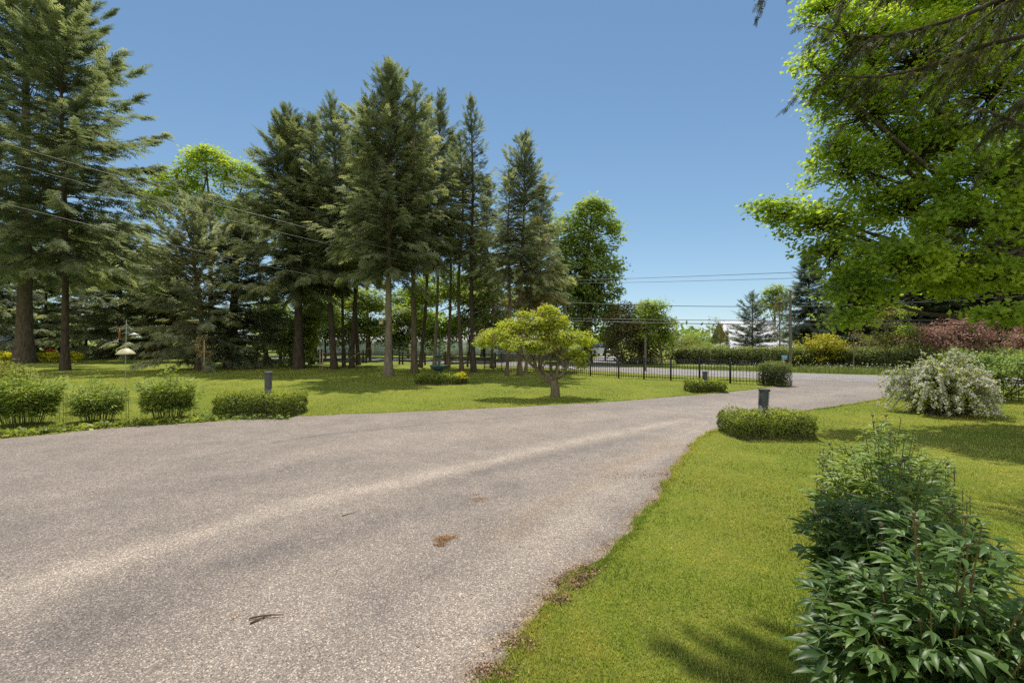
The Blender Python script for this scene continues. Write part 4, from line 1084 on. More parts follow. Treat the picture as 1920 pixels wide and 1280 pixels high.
for pix, rad0, dens in LIMBS:
    C = smooth_curve([pt(*p) for p in pix], 40)
    C[1:-1] += np.cumsum(r_.normal(0, .012, (38, 3)), 0) * np.linspace(1, .2, 38)[:, None]
    tg.tube(np.vstack([[np.array([0, 0, max(2.5, C[0][2] - .4)])], C]), np.linspace(rad0 * 1.3, .008, 41), 6)
    T = nrm(np.gradient(C, axis=0)); Ltot = np.linalg.norm(np.diff(C, axis=0), axis=1).sum()
    for q in range(int(Ltot / .085 * dens)):
        a = 3 + int((r_.random() ** .8) * 36); a = min(a, 39)
        o = C[a]; t = T[a]; perp = nrm(np.cross(t, [0, 0, 1]))
        sg = r_.choice([-1, 1]); L = r_.uniform(.25, .95) * (.45 + .55 * (1 - a / 40) + .25)
        dirv = nrm(t * r_.uniform(.5, 1.0) + perp * sg * r_.uniform(.2, .8) + np.array([0, 0, r_.uniform(-.55, .05)]))
        n = 6; s = np.linspace(0, 1, n)[:, None]
        P = o + dirv * L * s + np.array([0, 0, -.55 * L]) * s ** 2
        tg.tube(P, np.linspace(.008, .003, n), 3, cap=False)
        k = max(3, int(L / .045)); u = r_.random(k) * .95 + .05
        pos = np.stack([np.interp(u, s[:, 0], P[:, c]) for c in range(3)], 1)
        tt = nrm(P[-1] - P[0]); pp = nrm(np.cross(tt, [0, 0, 1]))
        sgn = np.where(r_.random(k) < .5, -1, 1)[:, None]
        dr = tt * r_.uniform(.5, 1, (k, 1)) + pp * sgn * r_.uniform(.1, .9, (k, 1)) + np.array([0, 0, -1]) * r_.uniform(.05, .75, (k, 1))
        sp.append(pos); sd_.append(dr); su.append(np.array([0, 0, 1.]) + r_.normal(0, .4, (k, 3))); ss.append(r_.uniform(.10, .20, k)); st.append(np.clip(.42 + r_.normal(0, .12) + r_.normal(0, .12, k), 0, 1))
pos, dr, up_, sz, tn_ = (np.concatenate(x) for x in (sp, sd_, su, ss, st))
pick = r_.integers(0, 3, len(pos))
for k, (tv, tf) in enumerate(SPRAY_FINE):
    w = pick == k; X, Y, Z = frames(dr[w], up_[w]); cg.scatter(tv, tf, pos[w], X, Y, Z, sz[w], tn_[w])
tg.build('trunk', M['bark_dark'], hm, smooth=True); cg.build('crown', M['hemlock'], hm)

# ------------------------------------------------------------------ beyond the road: trees and shrubs
FARR = 'tall conifers beyond the road'
for k, (u, d, top, rpx, base, m, lab) in enumerate([
        (1519, 38, 482, 44, 655, 'conifer_blue', 'blue green spruce with layered boughs beyond the road, beside the pole'),
        (1462, 47, 560, 22, 640, 'olive', 'thin brownish conifer in front of the layered spruce'),
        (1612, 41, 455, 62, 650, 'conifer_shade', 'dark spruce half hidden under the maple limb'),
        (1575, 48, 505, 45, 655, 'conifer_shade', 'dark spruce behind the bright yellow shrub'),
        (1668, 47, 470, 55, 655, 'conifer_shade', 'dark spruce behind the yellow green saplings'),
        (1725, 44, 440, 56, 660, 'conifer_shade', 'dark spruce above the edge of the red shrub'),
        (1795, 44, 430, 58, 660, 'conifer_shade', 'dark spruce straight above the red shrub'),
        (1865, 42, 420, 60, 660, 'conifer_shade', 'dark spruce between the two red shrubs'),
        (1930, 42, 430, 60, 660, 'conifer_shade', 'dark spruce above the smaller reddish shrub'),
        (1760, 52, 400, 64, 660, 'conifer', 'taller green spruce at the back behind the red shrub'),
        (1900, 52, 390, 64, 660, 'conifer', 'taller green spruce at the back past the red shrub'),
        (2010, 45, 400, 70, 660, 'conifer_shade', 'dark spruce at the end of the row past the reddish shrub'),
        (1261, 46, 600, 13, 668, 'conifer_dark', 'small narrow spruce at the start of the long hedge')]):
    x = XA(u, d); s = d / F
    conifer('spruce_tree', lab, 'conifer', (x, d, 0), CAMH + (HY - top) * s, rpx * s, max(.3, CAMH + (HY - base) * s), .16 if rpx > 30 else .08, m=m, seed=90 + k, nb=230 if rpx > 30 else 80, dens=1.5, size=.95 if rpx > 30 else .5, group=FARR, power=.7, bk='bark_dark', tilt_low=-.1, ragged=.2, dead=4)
x, d = XA(1411, 40), 40
conifer('larch_tree', 'feathery blue green larch in front of the pale roofed house', 'conifer', (x, d, 0), CAMH + 88 / F * d, 46 / F * d, .9, .10, m='conifer_blue', seed=120, nb=120, size=.62, power=.8, dens=1.5, tilt_low=.05, droop=.1, drape=.05, ragged=.22, bk='bark_brown')
# round cedar and lilac mass in the middle
tree_at(1205, 36, [(1190, 640, 52, 48, 0), (1225, 640, 40, 44, 10), (1185, 600, 42, 34, 10), (1210, 592, 30, 26, 20)], 'round dense brownish cedar across the road from the metal fence', name='cedar_tree', m='olive', n_cl=620, per=24, leaf=.20, cl_r=.5, seed=130, r0=.2, shell=.7, fork=.5, tone0=.45, under=.8)
tree_at(1240, 33, [(1215, 600, 28, 24, 0), (1240, 612, 26, 26, 0), (1232, 580, 20, 18, 0), (1248, 640, 18, 22, 0), (1205, 575, 16, 12, 0), (1212, 632, 16, 12, -10)], 'yellow green leafy tree growing against the brownish cedar', m='broad_light', n_cl=230, per=20, leaf=.19, cl_r=.45, seed=131, r0=.07, shell=.4, fork=1.0)
tree_at(1135, 42, [(1150, 600, 26, 34, 0), (1140, 640, 24, 28, 0), (1160, 630, 24, 34, 0)], 'light green tree between the big maple and the brownish cedar', m='yellow_green', n_cl=190, per=22, leaf=.22, cl_r=.5, seed=132, r0=.09, shell=.4, fork=1.0)
tree_at(1453, 58, [(1455, 555, 22, 22, 0), (1440, 575, 20, 20, 0), (1468, 580, 16, 26, 0)], 'rounded green tree rising behind the pale roofed house', m='broad', n_cl=180, per=22, leaf=.28, cl_r=.6, seed=133, r0=.15, fork=3, shell=.5)
tree_at(1346, 62, [(1346, 612, 20, 18, 0), (1338, 622, 22, 12, 0)], 'thin leaved pale tree left of the house among the far shrubs', m='olive', n_cl=60, per=8, leaf=.22, cl_r=.6, seed=134, r0=.06, fork=1.2, shell=.3)
CYP = 'columnar cypresses beside the pale roofed house'
for k, (u, top, lab) in enumerate([(1352, 612, 'taller dark column cypress by the house gable'), (1363, 622, 'shorter dark column cypress by the house gable')]):
    d = 52; s = d / F
    conifer('cypress_tree', lab, 'conifer', (XA(u, d), d, 0), CAMH + (HY - top) * s, 7 * s, .2, .08, m='olive', seed=140 + k, nb=90, size=.42, power=.25, up=.9, tilt_low=.7, ragged=.1, group=CYP, droop=0, drape=-.6)
SH = 'shrubs beyond the road'
def shrub_at(u, v0, top, w, d, label, m, seed, n_cl=110, per=22, leaf=.11, name='shrub', group=SH, **kw):
    s = d / F
    h = CAMH + (HY - top) * s; r = w * s / 2
    rr = np.random.default_rng(seed)
    lobes = [(rr.uniform(-.45, .45) * r, rr.uniform(-.3, .3) * r, h * rr.uniform(.35, .6), r * rr.uniform(.45, .65), r * .5, h * rr.uniform(.36, .44)) for _ in range(5)] + [(0, 0, h * .55, r * .7, r * .6, h * .46), (r * .1, 0, h * .78, r * .35, r * .3, h * .22)]
    return shrub(name, label, 'shrub', (XA(u, d), d, 0), lobes, m, n_cl, per, leaf, r * .16 + .08, seed, group, **kw)


shrub_at(1543, 0, 624, 100, 30, 'bright yellow leaved shrub behind the hedge beyond the road', 'yellow', 150, n_cl=170, leaf=.13)
shrub_at(1795, 0, 592, 165, 27, 'large red leaved shrub beyond the white spirea', 'red', 151, n_cl=380, per=26, leaf=.11, shell=.4)
shrub_at(1925, 0, 608, 110, 27, 'smaller reddish shrub past the large red shrub', 'red', 152, n_cl=200, per=22, leaf=.11)
shrub_at(1620, 0, 625, 60, 34, 'dull olive shrub between the yellow shrub and the bare sapling', 'olive', 153)
shrub_at(1460, 0, 648, 60, 34, 'low yellow green shrub in front of the house corner', 'yellow_green', 154)
shrub_at(1500, 0, 646, 40, 34, 'small green shrub beside the pole and the turquoise sign', 'broad', 155)
shrub_at(1322, 0, 640, 60, 42, 'round dark green shrub behind the long hedge', 'broad_dark', 156)
shrub_at(1285, 0, 628, 60, 48, 'tawny green shrub among the far bushes', 'yellow_green', 157)
shrub_at(1345, 0, 645, 50, 44, 'mid green shrub next to the round dark green shrub', 'broad', 158)
shrub_at(1310, 0, 622, 90, 60, 'wide grey green bush far behind the long hedge', 'broad', 159, leaf=.2)
shrub_at(1100, 0, 640, 60, 38, 'shaded dark shrub under the big round maple', 'broad_dark', 160)
shrub_at(1050, 0, 650, 60, 36, 'dark green shrub beside the blue cottage wall', 'broad_dark', 161)
shrub_at(845, 0, 655, 60, 36, 'dark low shrub beyond the rail fence behind the fountain', 'conifer_dark', 162)
for k, (u, d, bl, m, lab) in enumerate([
        (1601, 27, [(1600, 630, 18, 14, 0), (1596, 648, 14, 8, 0), (1606, 612, 12, 10, 0)], 'olive', 'nearly bare grey sapling at the verge beyond the road'),
        (1664, 28, [(1660, 615, 26, 26, 0), (1650, 640, 24, 16, 0), (1672, 590, 20, 18, 0), (1672, 632, 22, 16, 0)], 'yellow_green', 'yellow green sapling with two tone leaves near the red shrub'),
        (1706, 28, [(1705, 625, 22, 22, 0), (1700, 590, 22, 24, 0), (1708, 650, 14, 12, 0)], 'broad_light', 'thin green sapling next to the red shrub')]):
    tree_at(u, d, bl, lab, name='sapling', m=m, n_cl=80 if k else 30, per=16 if k else 7, leaf=.12, cl_r=.32, seed=170 + k, r0=.035, shell=.25, fork=1.0, bk='bark_grey', twig_share=.7, group='saplings on the verge beyond the road')
# far wood on the horizon, one mass
r_ = np.random.default_rng(44); wg = Geo()
for _ in range(260):
    u = r_.uniform(-500, 2500); d = r_.uniform(150, 200); s = d / F
    K = 26; h = r_.uniform(4.5, 8.0) + (9 if u < 1000 else 0) * r_.uniform(.2, 1)
    p = np.stack([XA(u, d) + r_.normal(0, 1.6, K), d + r_.normal(0, 2, K), r_.random(K) ** .8 * h], 1)
    X, Y, Z = frames(r_.normal(0, 1, (K, 3)), r_.normal(0, 1, (K, 3)) + np.array([0, -.5, .5]))
    wg.scatter(LEAF[0], LEAF[1], p, X, Y, Z, r_.uniform(1.0, 2.4, K), r_.random(K) * .6)
tag(wg.build('far_woods', M['broad_dark']), 'low line of distant woods on the horizon beyond the hedge', 'woods', kind='stuff')

# ------------------------------------------------------------------ hedges
x, d = 0, 0
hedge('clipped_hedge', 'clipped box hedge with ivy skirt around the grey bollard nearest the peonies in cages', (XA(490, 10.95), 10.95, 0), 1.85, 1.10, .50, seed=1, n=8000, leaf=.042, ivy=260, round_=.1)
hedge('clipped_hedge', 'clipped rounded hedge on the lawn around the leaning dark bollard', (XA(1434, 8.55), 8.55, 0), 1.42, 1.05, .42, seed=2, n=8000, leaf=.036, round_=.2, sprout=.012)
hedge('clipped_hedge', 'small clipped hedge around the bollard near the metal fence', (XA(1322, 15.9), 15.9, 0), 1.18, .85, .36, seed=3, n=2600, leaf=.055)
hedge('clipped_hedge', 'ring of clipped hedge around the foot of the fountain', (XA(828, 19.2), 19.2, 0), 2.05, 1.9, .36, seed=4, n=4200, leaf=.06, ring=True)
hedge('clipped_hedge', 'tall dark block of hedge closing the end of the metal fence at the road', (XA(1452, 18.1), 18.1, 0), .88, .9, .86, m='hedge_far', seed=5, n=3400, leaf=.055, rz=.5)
# long low hedges beyond the road
hb = [(1270, 36.5), (1370, 34.5), (1480, 32), (1600, 29.5), (1720, 27.5), (1850, 25.5), (1990, 23)]
for k, lab in enumerate(['rough hedge beyond the road between the round cedar and the larch', 'rough hedge beyond the road in front of the larch and the turquoise sign', 'rough hedge beyond the road under the bright yellow shrub',
                         'rough hedge beyond the road under the yellow green saplings', 'rough hedge beyond the road below the large red shrub', 'rough hedge beyond the road below the smaller reddish shrub']):
    (u0, d0), (u1, d1) = hb[k], hb[k + 1]
    a = np.array([XA(u0, d0), d0]); b = np.array([XA(u1, d1), d1]); c = (a + b) / 2
    hedge('rough_hedge', lab, (c[0], c[1], 0), np.linalg.norm(b - a) + .25, 1.5, 1.12, m='hedge_far', rz=math.atan2(b[1] - a[1], b[0] - a[0]), seed=20 + k, n=4200, leaf=.13, sprout=.12, round_=.25, group='rough hedges along the far side of the road')

# ------------------------------------------------------------------ peonies
PEO = 'peonies in wire cages beside the driveway'
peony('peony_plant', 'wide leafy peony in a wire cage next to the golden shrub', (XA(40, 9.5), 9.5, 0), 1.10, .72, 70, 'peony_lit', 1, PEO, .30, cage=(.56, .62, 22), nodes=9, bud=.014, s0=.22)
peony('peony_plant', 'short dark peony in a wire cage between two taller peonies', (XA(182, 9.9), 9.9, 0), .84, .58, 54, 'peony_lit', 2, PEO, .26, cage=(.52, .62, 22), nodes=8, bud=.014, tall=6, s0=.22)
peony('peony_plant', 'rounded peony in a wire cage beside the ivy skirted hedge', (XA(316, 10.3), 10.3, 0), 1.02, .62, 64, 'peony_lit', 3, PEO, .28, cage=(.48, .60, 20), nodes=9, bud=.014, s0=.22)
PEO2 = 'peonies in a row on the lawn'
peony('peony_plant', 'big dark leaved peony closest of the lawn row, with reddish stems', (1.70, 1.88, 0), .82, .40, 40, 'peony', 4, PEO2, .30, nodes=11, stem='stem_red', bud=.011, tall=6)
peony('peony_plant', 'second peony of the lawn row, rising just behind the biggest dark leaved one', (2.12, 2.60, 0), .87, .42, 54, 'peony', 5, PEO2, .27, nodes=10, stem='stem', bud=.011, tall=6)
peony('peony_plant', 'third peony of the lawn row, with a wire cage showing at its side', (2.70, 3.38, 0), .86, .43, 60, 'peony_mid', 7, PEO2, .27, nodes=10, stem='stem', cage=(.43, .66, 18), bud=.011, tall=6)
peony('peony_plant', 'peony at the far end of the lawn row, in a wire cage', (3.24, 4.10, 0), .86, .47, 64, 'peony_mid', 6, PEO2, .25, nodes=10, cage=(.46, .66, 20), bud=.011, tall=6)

# ------------------------------------------------------------------ white spirea, vine, flower row, sapling
sp_t = thing('spirea_bush', 'arching spirea bush covered in white blossom beside the driveway mouth', 'shrub', (XA(1768, 11.1), 11.1, 0))
r_ = np.random.default_rng(50); sg, lg, fg = Geo(), Geo(), Geo()
LP, LD, LT, FP, FD = [], [], [], [], []
for i in range(460):
    a = r_.random() * 2 * PI; R_ = r_.uniform(.25, 1.0) ** .8
    lump = 1 + .16 * math.sin(a * 3 + .6) + .12 * math.sin(a * 5 + 2)
    ex = np.array([math.cos(a) * 1.10 * R_ * lump, math.sin(a) * 1.0 * R_]); hz = (1.50 - .62 * R_ ** 2) * r_.uniform(.30, 1.06) * (1 + .10 * math.sin(a * 2 + 1.1))
    ez = max(.06, hz - r_.uniform(.08, .55) * R_ ** .7)
    b = np.array([r_.normal(0, .30), r_.normal(0, .25), 0])
    C = smooth_curve([b, np.array([ex[0] * .5, ex[1] * .5, hz * .80]), np.array([ex[0] * .88, ex[1] * .88, hz * .92]), np.array([ex[0] * 1.06, ex[1] * 1.06, ez])], 12)
    sg.tube(C, np.linspace(.010, .003, 12), 3, cap=False)
    k = 44; u = r_.uniform(.08, 1, k)
    p = np.stack([np.interp(u, np.linspace(0, 1, 12), C[:, c]) for c in range(3)], 1) + r_.normal(0, .035, (k, 3)); LP.append(p); LD.append(r_.normal(0, 1, (k, 3))); LT.append(np.clip(.35 + .3 * u + r_.normal(0, .15, k), 0, 1))
    flo = (ex[1] < .5) and (ex[0] < 1.0)
    flo = flo and math.sin(a * 4 + R_ * 5) + r_.normal(0, .6) - .9 * (ez > 1.0) > -.25
    kf = int(r_.integers(8, 24)) if flo else int(r_.integers(2, 12))
    u = r_.uniform(.62, 1, kf)
    for q in u:
        c = np.array([np.interp(q, np.linspace(0, 1, 12), C[:, c_]) for c_ in range(3)]) + np.array([0, 0, .02])
        FP.append(c + r_.normal(0, .018, (5, 3))); FD.append(nrm(np.array([ex[0] * .5, ex[1] * .5, .8]) + r_.normal(0, .4, (5, 3))))
LP, LD, LT, FP, FD = (np.concatenate(z) for z in (LP, LD, LT, FP, FD))
X, Y, Z = frames(LD, np.array([0, 0, .8]) + r_.normal(0, .5, LD.shape)); lg.scatter(LEAF[0], LEAF[1], LP, X, Y, Z, r_.uniform(.04, .075, len(LP)), LT)
X, Y, Z = frames(r_.normal(0, 1, FP.shape), FD); fg.scatter(FLOWER[0], FLOWER[1], FP, X, Y, Z, r_.uniform(.020, .038, len(FP)), r_.random(len(FP)))
sg.build('stems', M['bark_tan'], sp_t); lg.build('foliage', M['hedge'], sp_t); fg.build('blossom', M['white_flower'], sp_t)
shrub('leafy_bush', 'dark green leafy bush overgrowing the metal fence behind the spirea', 'shrub', (XA(1872, 13.6), 13.6, 0), [(0, 0, .75, 1.1, .7, .62), (.9, .2, .8, .9, .6, .6), (-.7, .3, .9, .8, .6, .6), (1.9, .3, .75, .9, .6, .55)], 'broad_dark', 300, 26, .085, .22, 51)
shrub('golden_shrub', 'golden leaved shrub right behind the wide peony', 'shrub', (XA(22, 11.6), 11.6, 0), [(0, 0, .62, .5, .5, .55), (-.6, .1, .6, .5, .5, .55), (.4, .1, .5, .35, .4, .4)], 'yellow_green', 170, 24, .06, .16, 52)
YF = 'yellow flower clumps in the row across the lawn'
for k, (u, lab) in enumerate([(-30, 'yellow flower clump at the start of the row, in front of the blue shed'), (8, 'yellow flower clump in front of the blue shed door'), (28, 'small yellow flower clump beside the giant trunk'), (72, 'yellow flower clump just past the giant trunk'), (88, 'yellow flower clump below the red flower bed'), (108, 'yellow flower clump beside the slim dark trunk'), (138, 'last yellow flower clump half behind drooping boughs')]):
    d = 38.6; s = d / F
    shrub('flower_clump', lab, 'flowers', (XA(u, d), d, 0), [(0, 0, .40, .56, .5, .44), (.3, 0, .34, .4, .4, .38)], 'yellow_flower', 50, 22, .12, .16, 200 + k, YF, stems=3)
for k, (u, lab) in enumerate([(94, 'orange red flower clump by the slim dark trunk, behind the yellow row')]):
    d = 47; s = d / F
    shrub('flower_clump', lab, 'flowers', (XA(u, d), d, 0), [(0, 0, .75, .42, .3, .25)], 'red_flower', 14, 12, .12, .15, 220 + k, stems=3)
d = 18.9
shrub('flower_clump', 'golden yellow flowering plant at the end of the fountain hedge', 'flowers', (XA(866, d), d, 0), [(0, 0, .22, .24, .3, .26)], 'yellow_flower', 46, 22, .05, .08, 230)
shrub('flower_clump', 'orange flowers just behind the golden plant by the fountain', 'flowers', (XA(868, 20.5), 20.5, 0), [(0, 0, .30, .20, .18, .2)], 'red_flower', 14, 14, .05, .08, 231, stems=3)
x, d = GP(379, 699)
broadleaf('sapling', 'young sapling with pale pinkish leaves tied to wooden stakes', 'tree', (x, d, 0), [(-.05, 0, 1.35, .32, .3, .36), (-.35, 0, 1.2, .25, .2, .2), (.2, 0, 1.0, .3, .25, .25), (-.05, 0, 1.75, .2, .18, .22)], 'pale_leaf', 'bark_tan', .03, .7, 90, 16, .10, .15, 53, shell=.2, twig_share=.9)
# uncountable low growth
r_ = np.random.default_rng(55)
K = 3000; u = r_.uniform(-250, 480, K); line = smooth_curve(gpl([(-300, 846), (0, 822), (200, 803), (400, 790), (560, 780)]), 100)
p = line[r_.integers(0, 75, K)] + r_.normal(0, .05, (K, 2)); p[:, 1] += np.abs(r_.normal(0, .26, K)) + .02
ig = Geo(); X, Y, Z = frames(r_.normal(0, 1, (K, 3)) * np.array([1, 1, .4]), np.array([0, 0, 1]) + r_.normal(0, .45, (K, 3)))
ig.scatter(LEAF[0] * np.array([1.5, 1, 1]), LEAF[1], np.concatenate([p, np.abs(r_.normal(0, .045, (K, 1)))], 1), X, Y, Z, r_.uniform(.04, .10, K), np.clip(r_.normal(.5, .2, K), 0, 1))
tag(ig.build('ground_cover', M['hedge']), 'leafy weeds and ground ivy along the driveway edge below the caged peonies', 'ground cover', kind='stuff')


def tall_grass():
    r = np.random.default_rng(56)
    k = 46000
    i = r.integers(5, 150, k); w = np.abs(r.normal(0, 1.0, k)) + .35
    nrm2 = nrm(FC - NC)
    p = FC[i] + nrm2[i] * w[:, None] + r.normal(0, .35, (k, 2))
    ok = ~inside(p, ROAD); p = p[ok]; k = len(p)
    a = r.random(k) * 2 * PI; X = np.stack([np.cos(a), np.sin(a), np.zeros(k)], 1)
    Z = nrm(np.concatenate([r.normal(0, .22, (k, 2)), np.ones((k, 1))], 1)); Y = np.cross(Z, X)
    near = np.clip((p[:, 0] - 9) / 6, .25, 1)
    h = r.uniform(.18, .5, k) * near
    g = Geo().scatter(BLADE_V, BLADE_F, np.concatenate([p, np.zeros((k, 1))], 1), X, Y, Z, np.stack([np.full(k, .022), h * .5, h], 1), np.clip(r.normal(.5, .2, k), 0, 1))
    f = r.random(k) < .05; f &= p[:, 0] > 11
    q = np.concatenate([p[f], (h[f] * 1.0 + .05)[:, None]], 1); m = len(q)
    X, Y, Z = frames(r.normal(0, 1, (m, 3)), np.array([0, -.3, 1]) + r.normal(0, .3, (m, 3)))
    g.scatter(FLOWER[0], FLOWER[1], q, X, Y, Z, r.uniform(.025, .06, m), r.random(m), 1)
    tag(g.build('tall_grass', [M['grass_tall'], M['white_flower']]), 'tall uncut grass with white umbel flowers on the verge beyond the road', 'grass', kind='stuff')


tall_grass()

# ------------------------------------------------------------------ bollards
def bollard(label, loc, h, w, m, tilt=(0, 0), rz=0.0):
    t = thing('bollard_light', label, 'bollard', loc, rz, 'bollard lights standing in the clipped hedges')
    t.rotation_euler = (tilt[0], tilt[1], rz)
    hh = h * .36
    Geo().box((0, 0, (h - hh) / 2 - .04), (w * .80, w * .80, h - hh + .08)).build('post', M[m], t)
    g = Geo()
    n = 7
    g.box((0, 0, h - hh / 2), (w * .74, w * .74, hh * .96))
    for i in range(n):
        z = h - hh + hh * (i + .5) / n
        g.box((0, 0, z), (w * .94, w * .94, hh / n * .66), taper=.90)
    g.build('louver_head', M[m], t)
    Geo().box((0, 0, h + .012), (w * 1.04, w * 1.04, .036), taper=.9).build('cap', M[m], t)


bollard('grey louvered bollard light in the ivy skirted hedge near the caged peonies', (XA(503, 11.0), 11.0, 0), .965, .155, 'bollard_grey', rz=.25)
bollard('dark leaning louvered bollard light in the rounded hedge on the lawn', (XA(1428, 8.75), 8.75, 0), 0.79, .145, 'bollard', (0, math.radians(4)), .2)
bollard('small bollard light in the low hedge near the metal fence', (XA(1322, 15.95), 15.95, 0), .66, .14, 'bollard_grey', rz=.1)


# ------------------------------------------------------------------ metal fences
def metal_fence(label, pts, h=.92, gap=.118, rail_low=.12):
    t = thing('metal_fence', label, 'fence', (pts[0][0], pts[0][1], 0))
    o = np.array([*pts[0], 0])
    P = [np.array([*p, 0]) - o for p in pts]
    for k, p in enumerate(P):
        g = Geo().box(p + np.array([0, 0, h * .53]), (.062, .062, h * 1.06))
        g.box(p + np.array([0, 0, h * 1.06 + .018]), (.082, .082, .034), taper=.5)
        g.build('post', M['black_metal'], t)
    for a, b in zip(P[:-1], P[1:]):
        g = Geo(); L = np.linalg.norm(b - a); d = (b - a) / L; rz = math.atan2(d[1], d[0])
        for z in (rail_low, h * .86, h * .975):
            g.box((a + b) / 2 + np.array([0, 0, z]), (L - .06, .026, .03), rz)
        n = int(L / gap)
        for i in range(1, n):
            c = a + d * L * i / n
            g.box(c + np.array([0, 0, (h + .03) / 2]), (.016, .016, h - .03), rz)
        g.build('picket_panel', M['black_metal'], t)
    return t


def spread(a, b, n): return [tuple(np.array(a) + (np.array(b) - np.array(a)) * i / n) for i in range(n + 1)]


fa, fb = GP(908, 691.5), GP(1160, 708.5)
fc, fd = GP(1160, 708.5), GP(1431, 721)
metal_fence('black metal picket fence running from the grove to the gate hedge', spread(fa, fb, 6) + spread(fc, fd, 5)[1:], .93)
metal_fence('black metal picket fence beyond the white spirea bush', [GP(1815, 748), GP(1868, 751), GP(1925, 755), GP(1990, 760)], .62, .13)


# ------------------------------------------------------------------ split rail fences
def rail_fence(label, pts, h, seed):
    r = np.random.default_rng(seed)
    t = thing('rail_fence', label, 'fence', (pts[0][0], pts[0][1], 0), group='split rail fences at the back of the lawn')
    o = np.array([*pts[0], 0])
    P = [np.array([*p, 0]) - o for p in pts]
    for p in P:
        for dx in (-.12, .12):
            Geo().tube(np.array([p + [dx, 0, -.05], p + [dx + r.normal(0, .02), 0, h + r.uniform(.08, .22)]]), [.075, .06], 7).build('post', M['rail_wood'], t)
    for a, b in zip(P[:-1], P[1:]):
        for z in (.34, .78):
            aa = a + np.array([-.1, .03, h * z + r.normal(0, .03)]); bb = b + np.array([.1, -.03, h * z + r.normal(0, .03)])
            Geo().tube(np.array([aa, (aa + bb) / 2 + [0, 0, -.02], bb]), [.062, .07, .055], 7).build('rail', M['rail_wood'], t)


rail_fence('split rail fence beyond the fountain, ending near the spire spruce', [(XA(838, 32), 32), (XA(880, 31.4), 31.4), (XA(925, 31), 31)], .82, 1)
rail_fence('short split rail fence between the birdhouse tree and the fountain', [(XA(752, 35), 35), (XA(794, 34), 34)], .82, 2)
rail_fence('split rail fence ending beside the leaning trunk', [(XA(600, 37), 37), (XA(645, 38), 38), (XA(684, 37), 37)], .95, 3)
rail_fence('long split rail fence behind the suckered trunk', [(XA(415, 43), 43), (XA(478, 43), 43), (XA(530, 43), 43), (XA(585, 42), 42)], .9, 4)

# ------------------------------------------------------------------ fountain
ft = thing('fountain', 'weathered teal tiered fountain rising from the ring of hedge', 'fountain', (XA(823, 19.4), 19.4, 0))
Geo().lathe([(.24, 0), (.24, .10), (.15, .16), (.10, .30), (.12, .42), (.16, .50), (.0, .50)], 16).build('pedestal', M['verdigris'], ft, smooth=True)
Geo().lathe([(.05, .50), (.20, .52), (.33, .60), (.37, .69), (.385, .72), (.36, .725), (.33, .68), (.18, .62), (0, .60)], 24).build('lower_bowl', M['verdigris'], ft, smooth=True)
Geo().lathe([(.06, .61), (.05, .75), (.07, .85), (.045, .95), (.06, 1.03)], 14).build('stem', M['verdigris'], ft, smooth=True)
Geo().lathe([(.04, 1.02), (.13, 1.05), (.195, 1.12), (.205, 1.14), (.18, 1.14), (.1, 1.08), (0, 1.07)], 20).build('upper_bowl', M['verdigris'], ft, smooth=True)
Geo().lathe([(.03, 1.08), (.055, 1.15), (.04, 1.22), (.065, 1.29), (.03, 1.35), (.015, 1.42), (0, 1.45)], 14).build('finial', M['verdigris'], ft, smooth=True)

# ------------------------------------------------------------------ birdhouse and feeder
x, d = GP(728, 705)
bh = thing('birdhouse', 'small cream birdhouse fixed to the pale trunk of the tallest spruce', 'birdhouse', (x - .26, d - .30, 2.62))
Geo().box((0, 0, .0), (.17, .16, .20)).build('house_body', M['cream'], bh)
rg_ = Geo(); rg_.add([(-.12, -.11, .09), (.12, -.11, .09), (.12, .11, .09), (-.12, .11, .09), (0, -.12, .19), (0, .12, .19)], [[0, 4, 5, 3], [1, 2, 5, 4]]); rg_.add([(-.11, -.09, .09), (.11, -.09, .09), (0, -.09, .18)], [[0, 1, 2]])
rg_.build('roof', M['siding'], bh)
Geo().lathe([(.0, -.002), (.026, 0.0)], 12).build('entrance_hole', M['black_metal'], bh).rotation_euler = (PI / 2, 0, 0)
bh.children[-1].location = (0, -.083, .02)
Geo().box((0, .12, 0), (.05, .10, .22)).build('bracket', M['bark_dark'], bh)

x, d = GP(234, 735); d = 15.8; x = XA(234, d)
bf = thing('bird_feeder_pole', 'slender white bird feeder pole with cream dome baffle and curled hangers', 'bird feeder', (x, d, 0))
zt = ZA(599, d)
Geo().tube(np.array([(0, 0, -.05), (0.03, 0, zt * .5), (.06, 0, zt)]), .009, 7).build('pole', M['steel'], bf)
zb = ZA(664, d)
Geo().lathe([(.015, .20), (.09, .19), (.18, .13), (.25, .05), (.285, 0), (.27, -.004), (.17, .11), (.08, .165), (.015, .18)], 24, (.03, 0, zb)).build('dome_baffle', M['cream'], bf, smooth=True)
for sgn in (-1, 1):
    zz = ZA(612, d)
    Geo().tube(smooth_curve([(.055, 0, zz + .10), (.055 + sgn * .06, 0, zz + .02), (.055 + sgn * .17, 0, zz - .10), (.055 + sgn * .25, 0, zz - .07), (.055 + sgn * .24, 0, zz - .02)], 14), .006, 5).build('hanger', M['steel'], bf)
Geo().tube(np.array([(-.12, 0, ZA(613, d) - .04), (.23, 0, ZA(613, d) - .04)]), .005, 5).build('cross_bar', M['steel'], bf)
fd_ = thing('bird_feeder', 'red tube feeder hanging from the feeder pole', 'bird feeder', (x - .18, d, ZA(635, d)))
Geo().lathe([(0, .0), (.028, .0), (.028, .22), (.05, .235), (.012, .275), (0, .275)], 12).build('feeder_tube', M['copper'], fd_, smooth=True)
Geo().lathe([(0, .005), (.055, .0), (.055, -.012), (0, -.012)], 12).build('tray', M['copper'], fd_)
Geo().tube(np.array([(0, 0, .27), (0, 0, .36)]), .003, 4).build('hook', M['steel'], fd_)
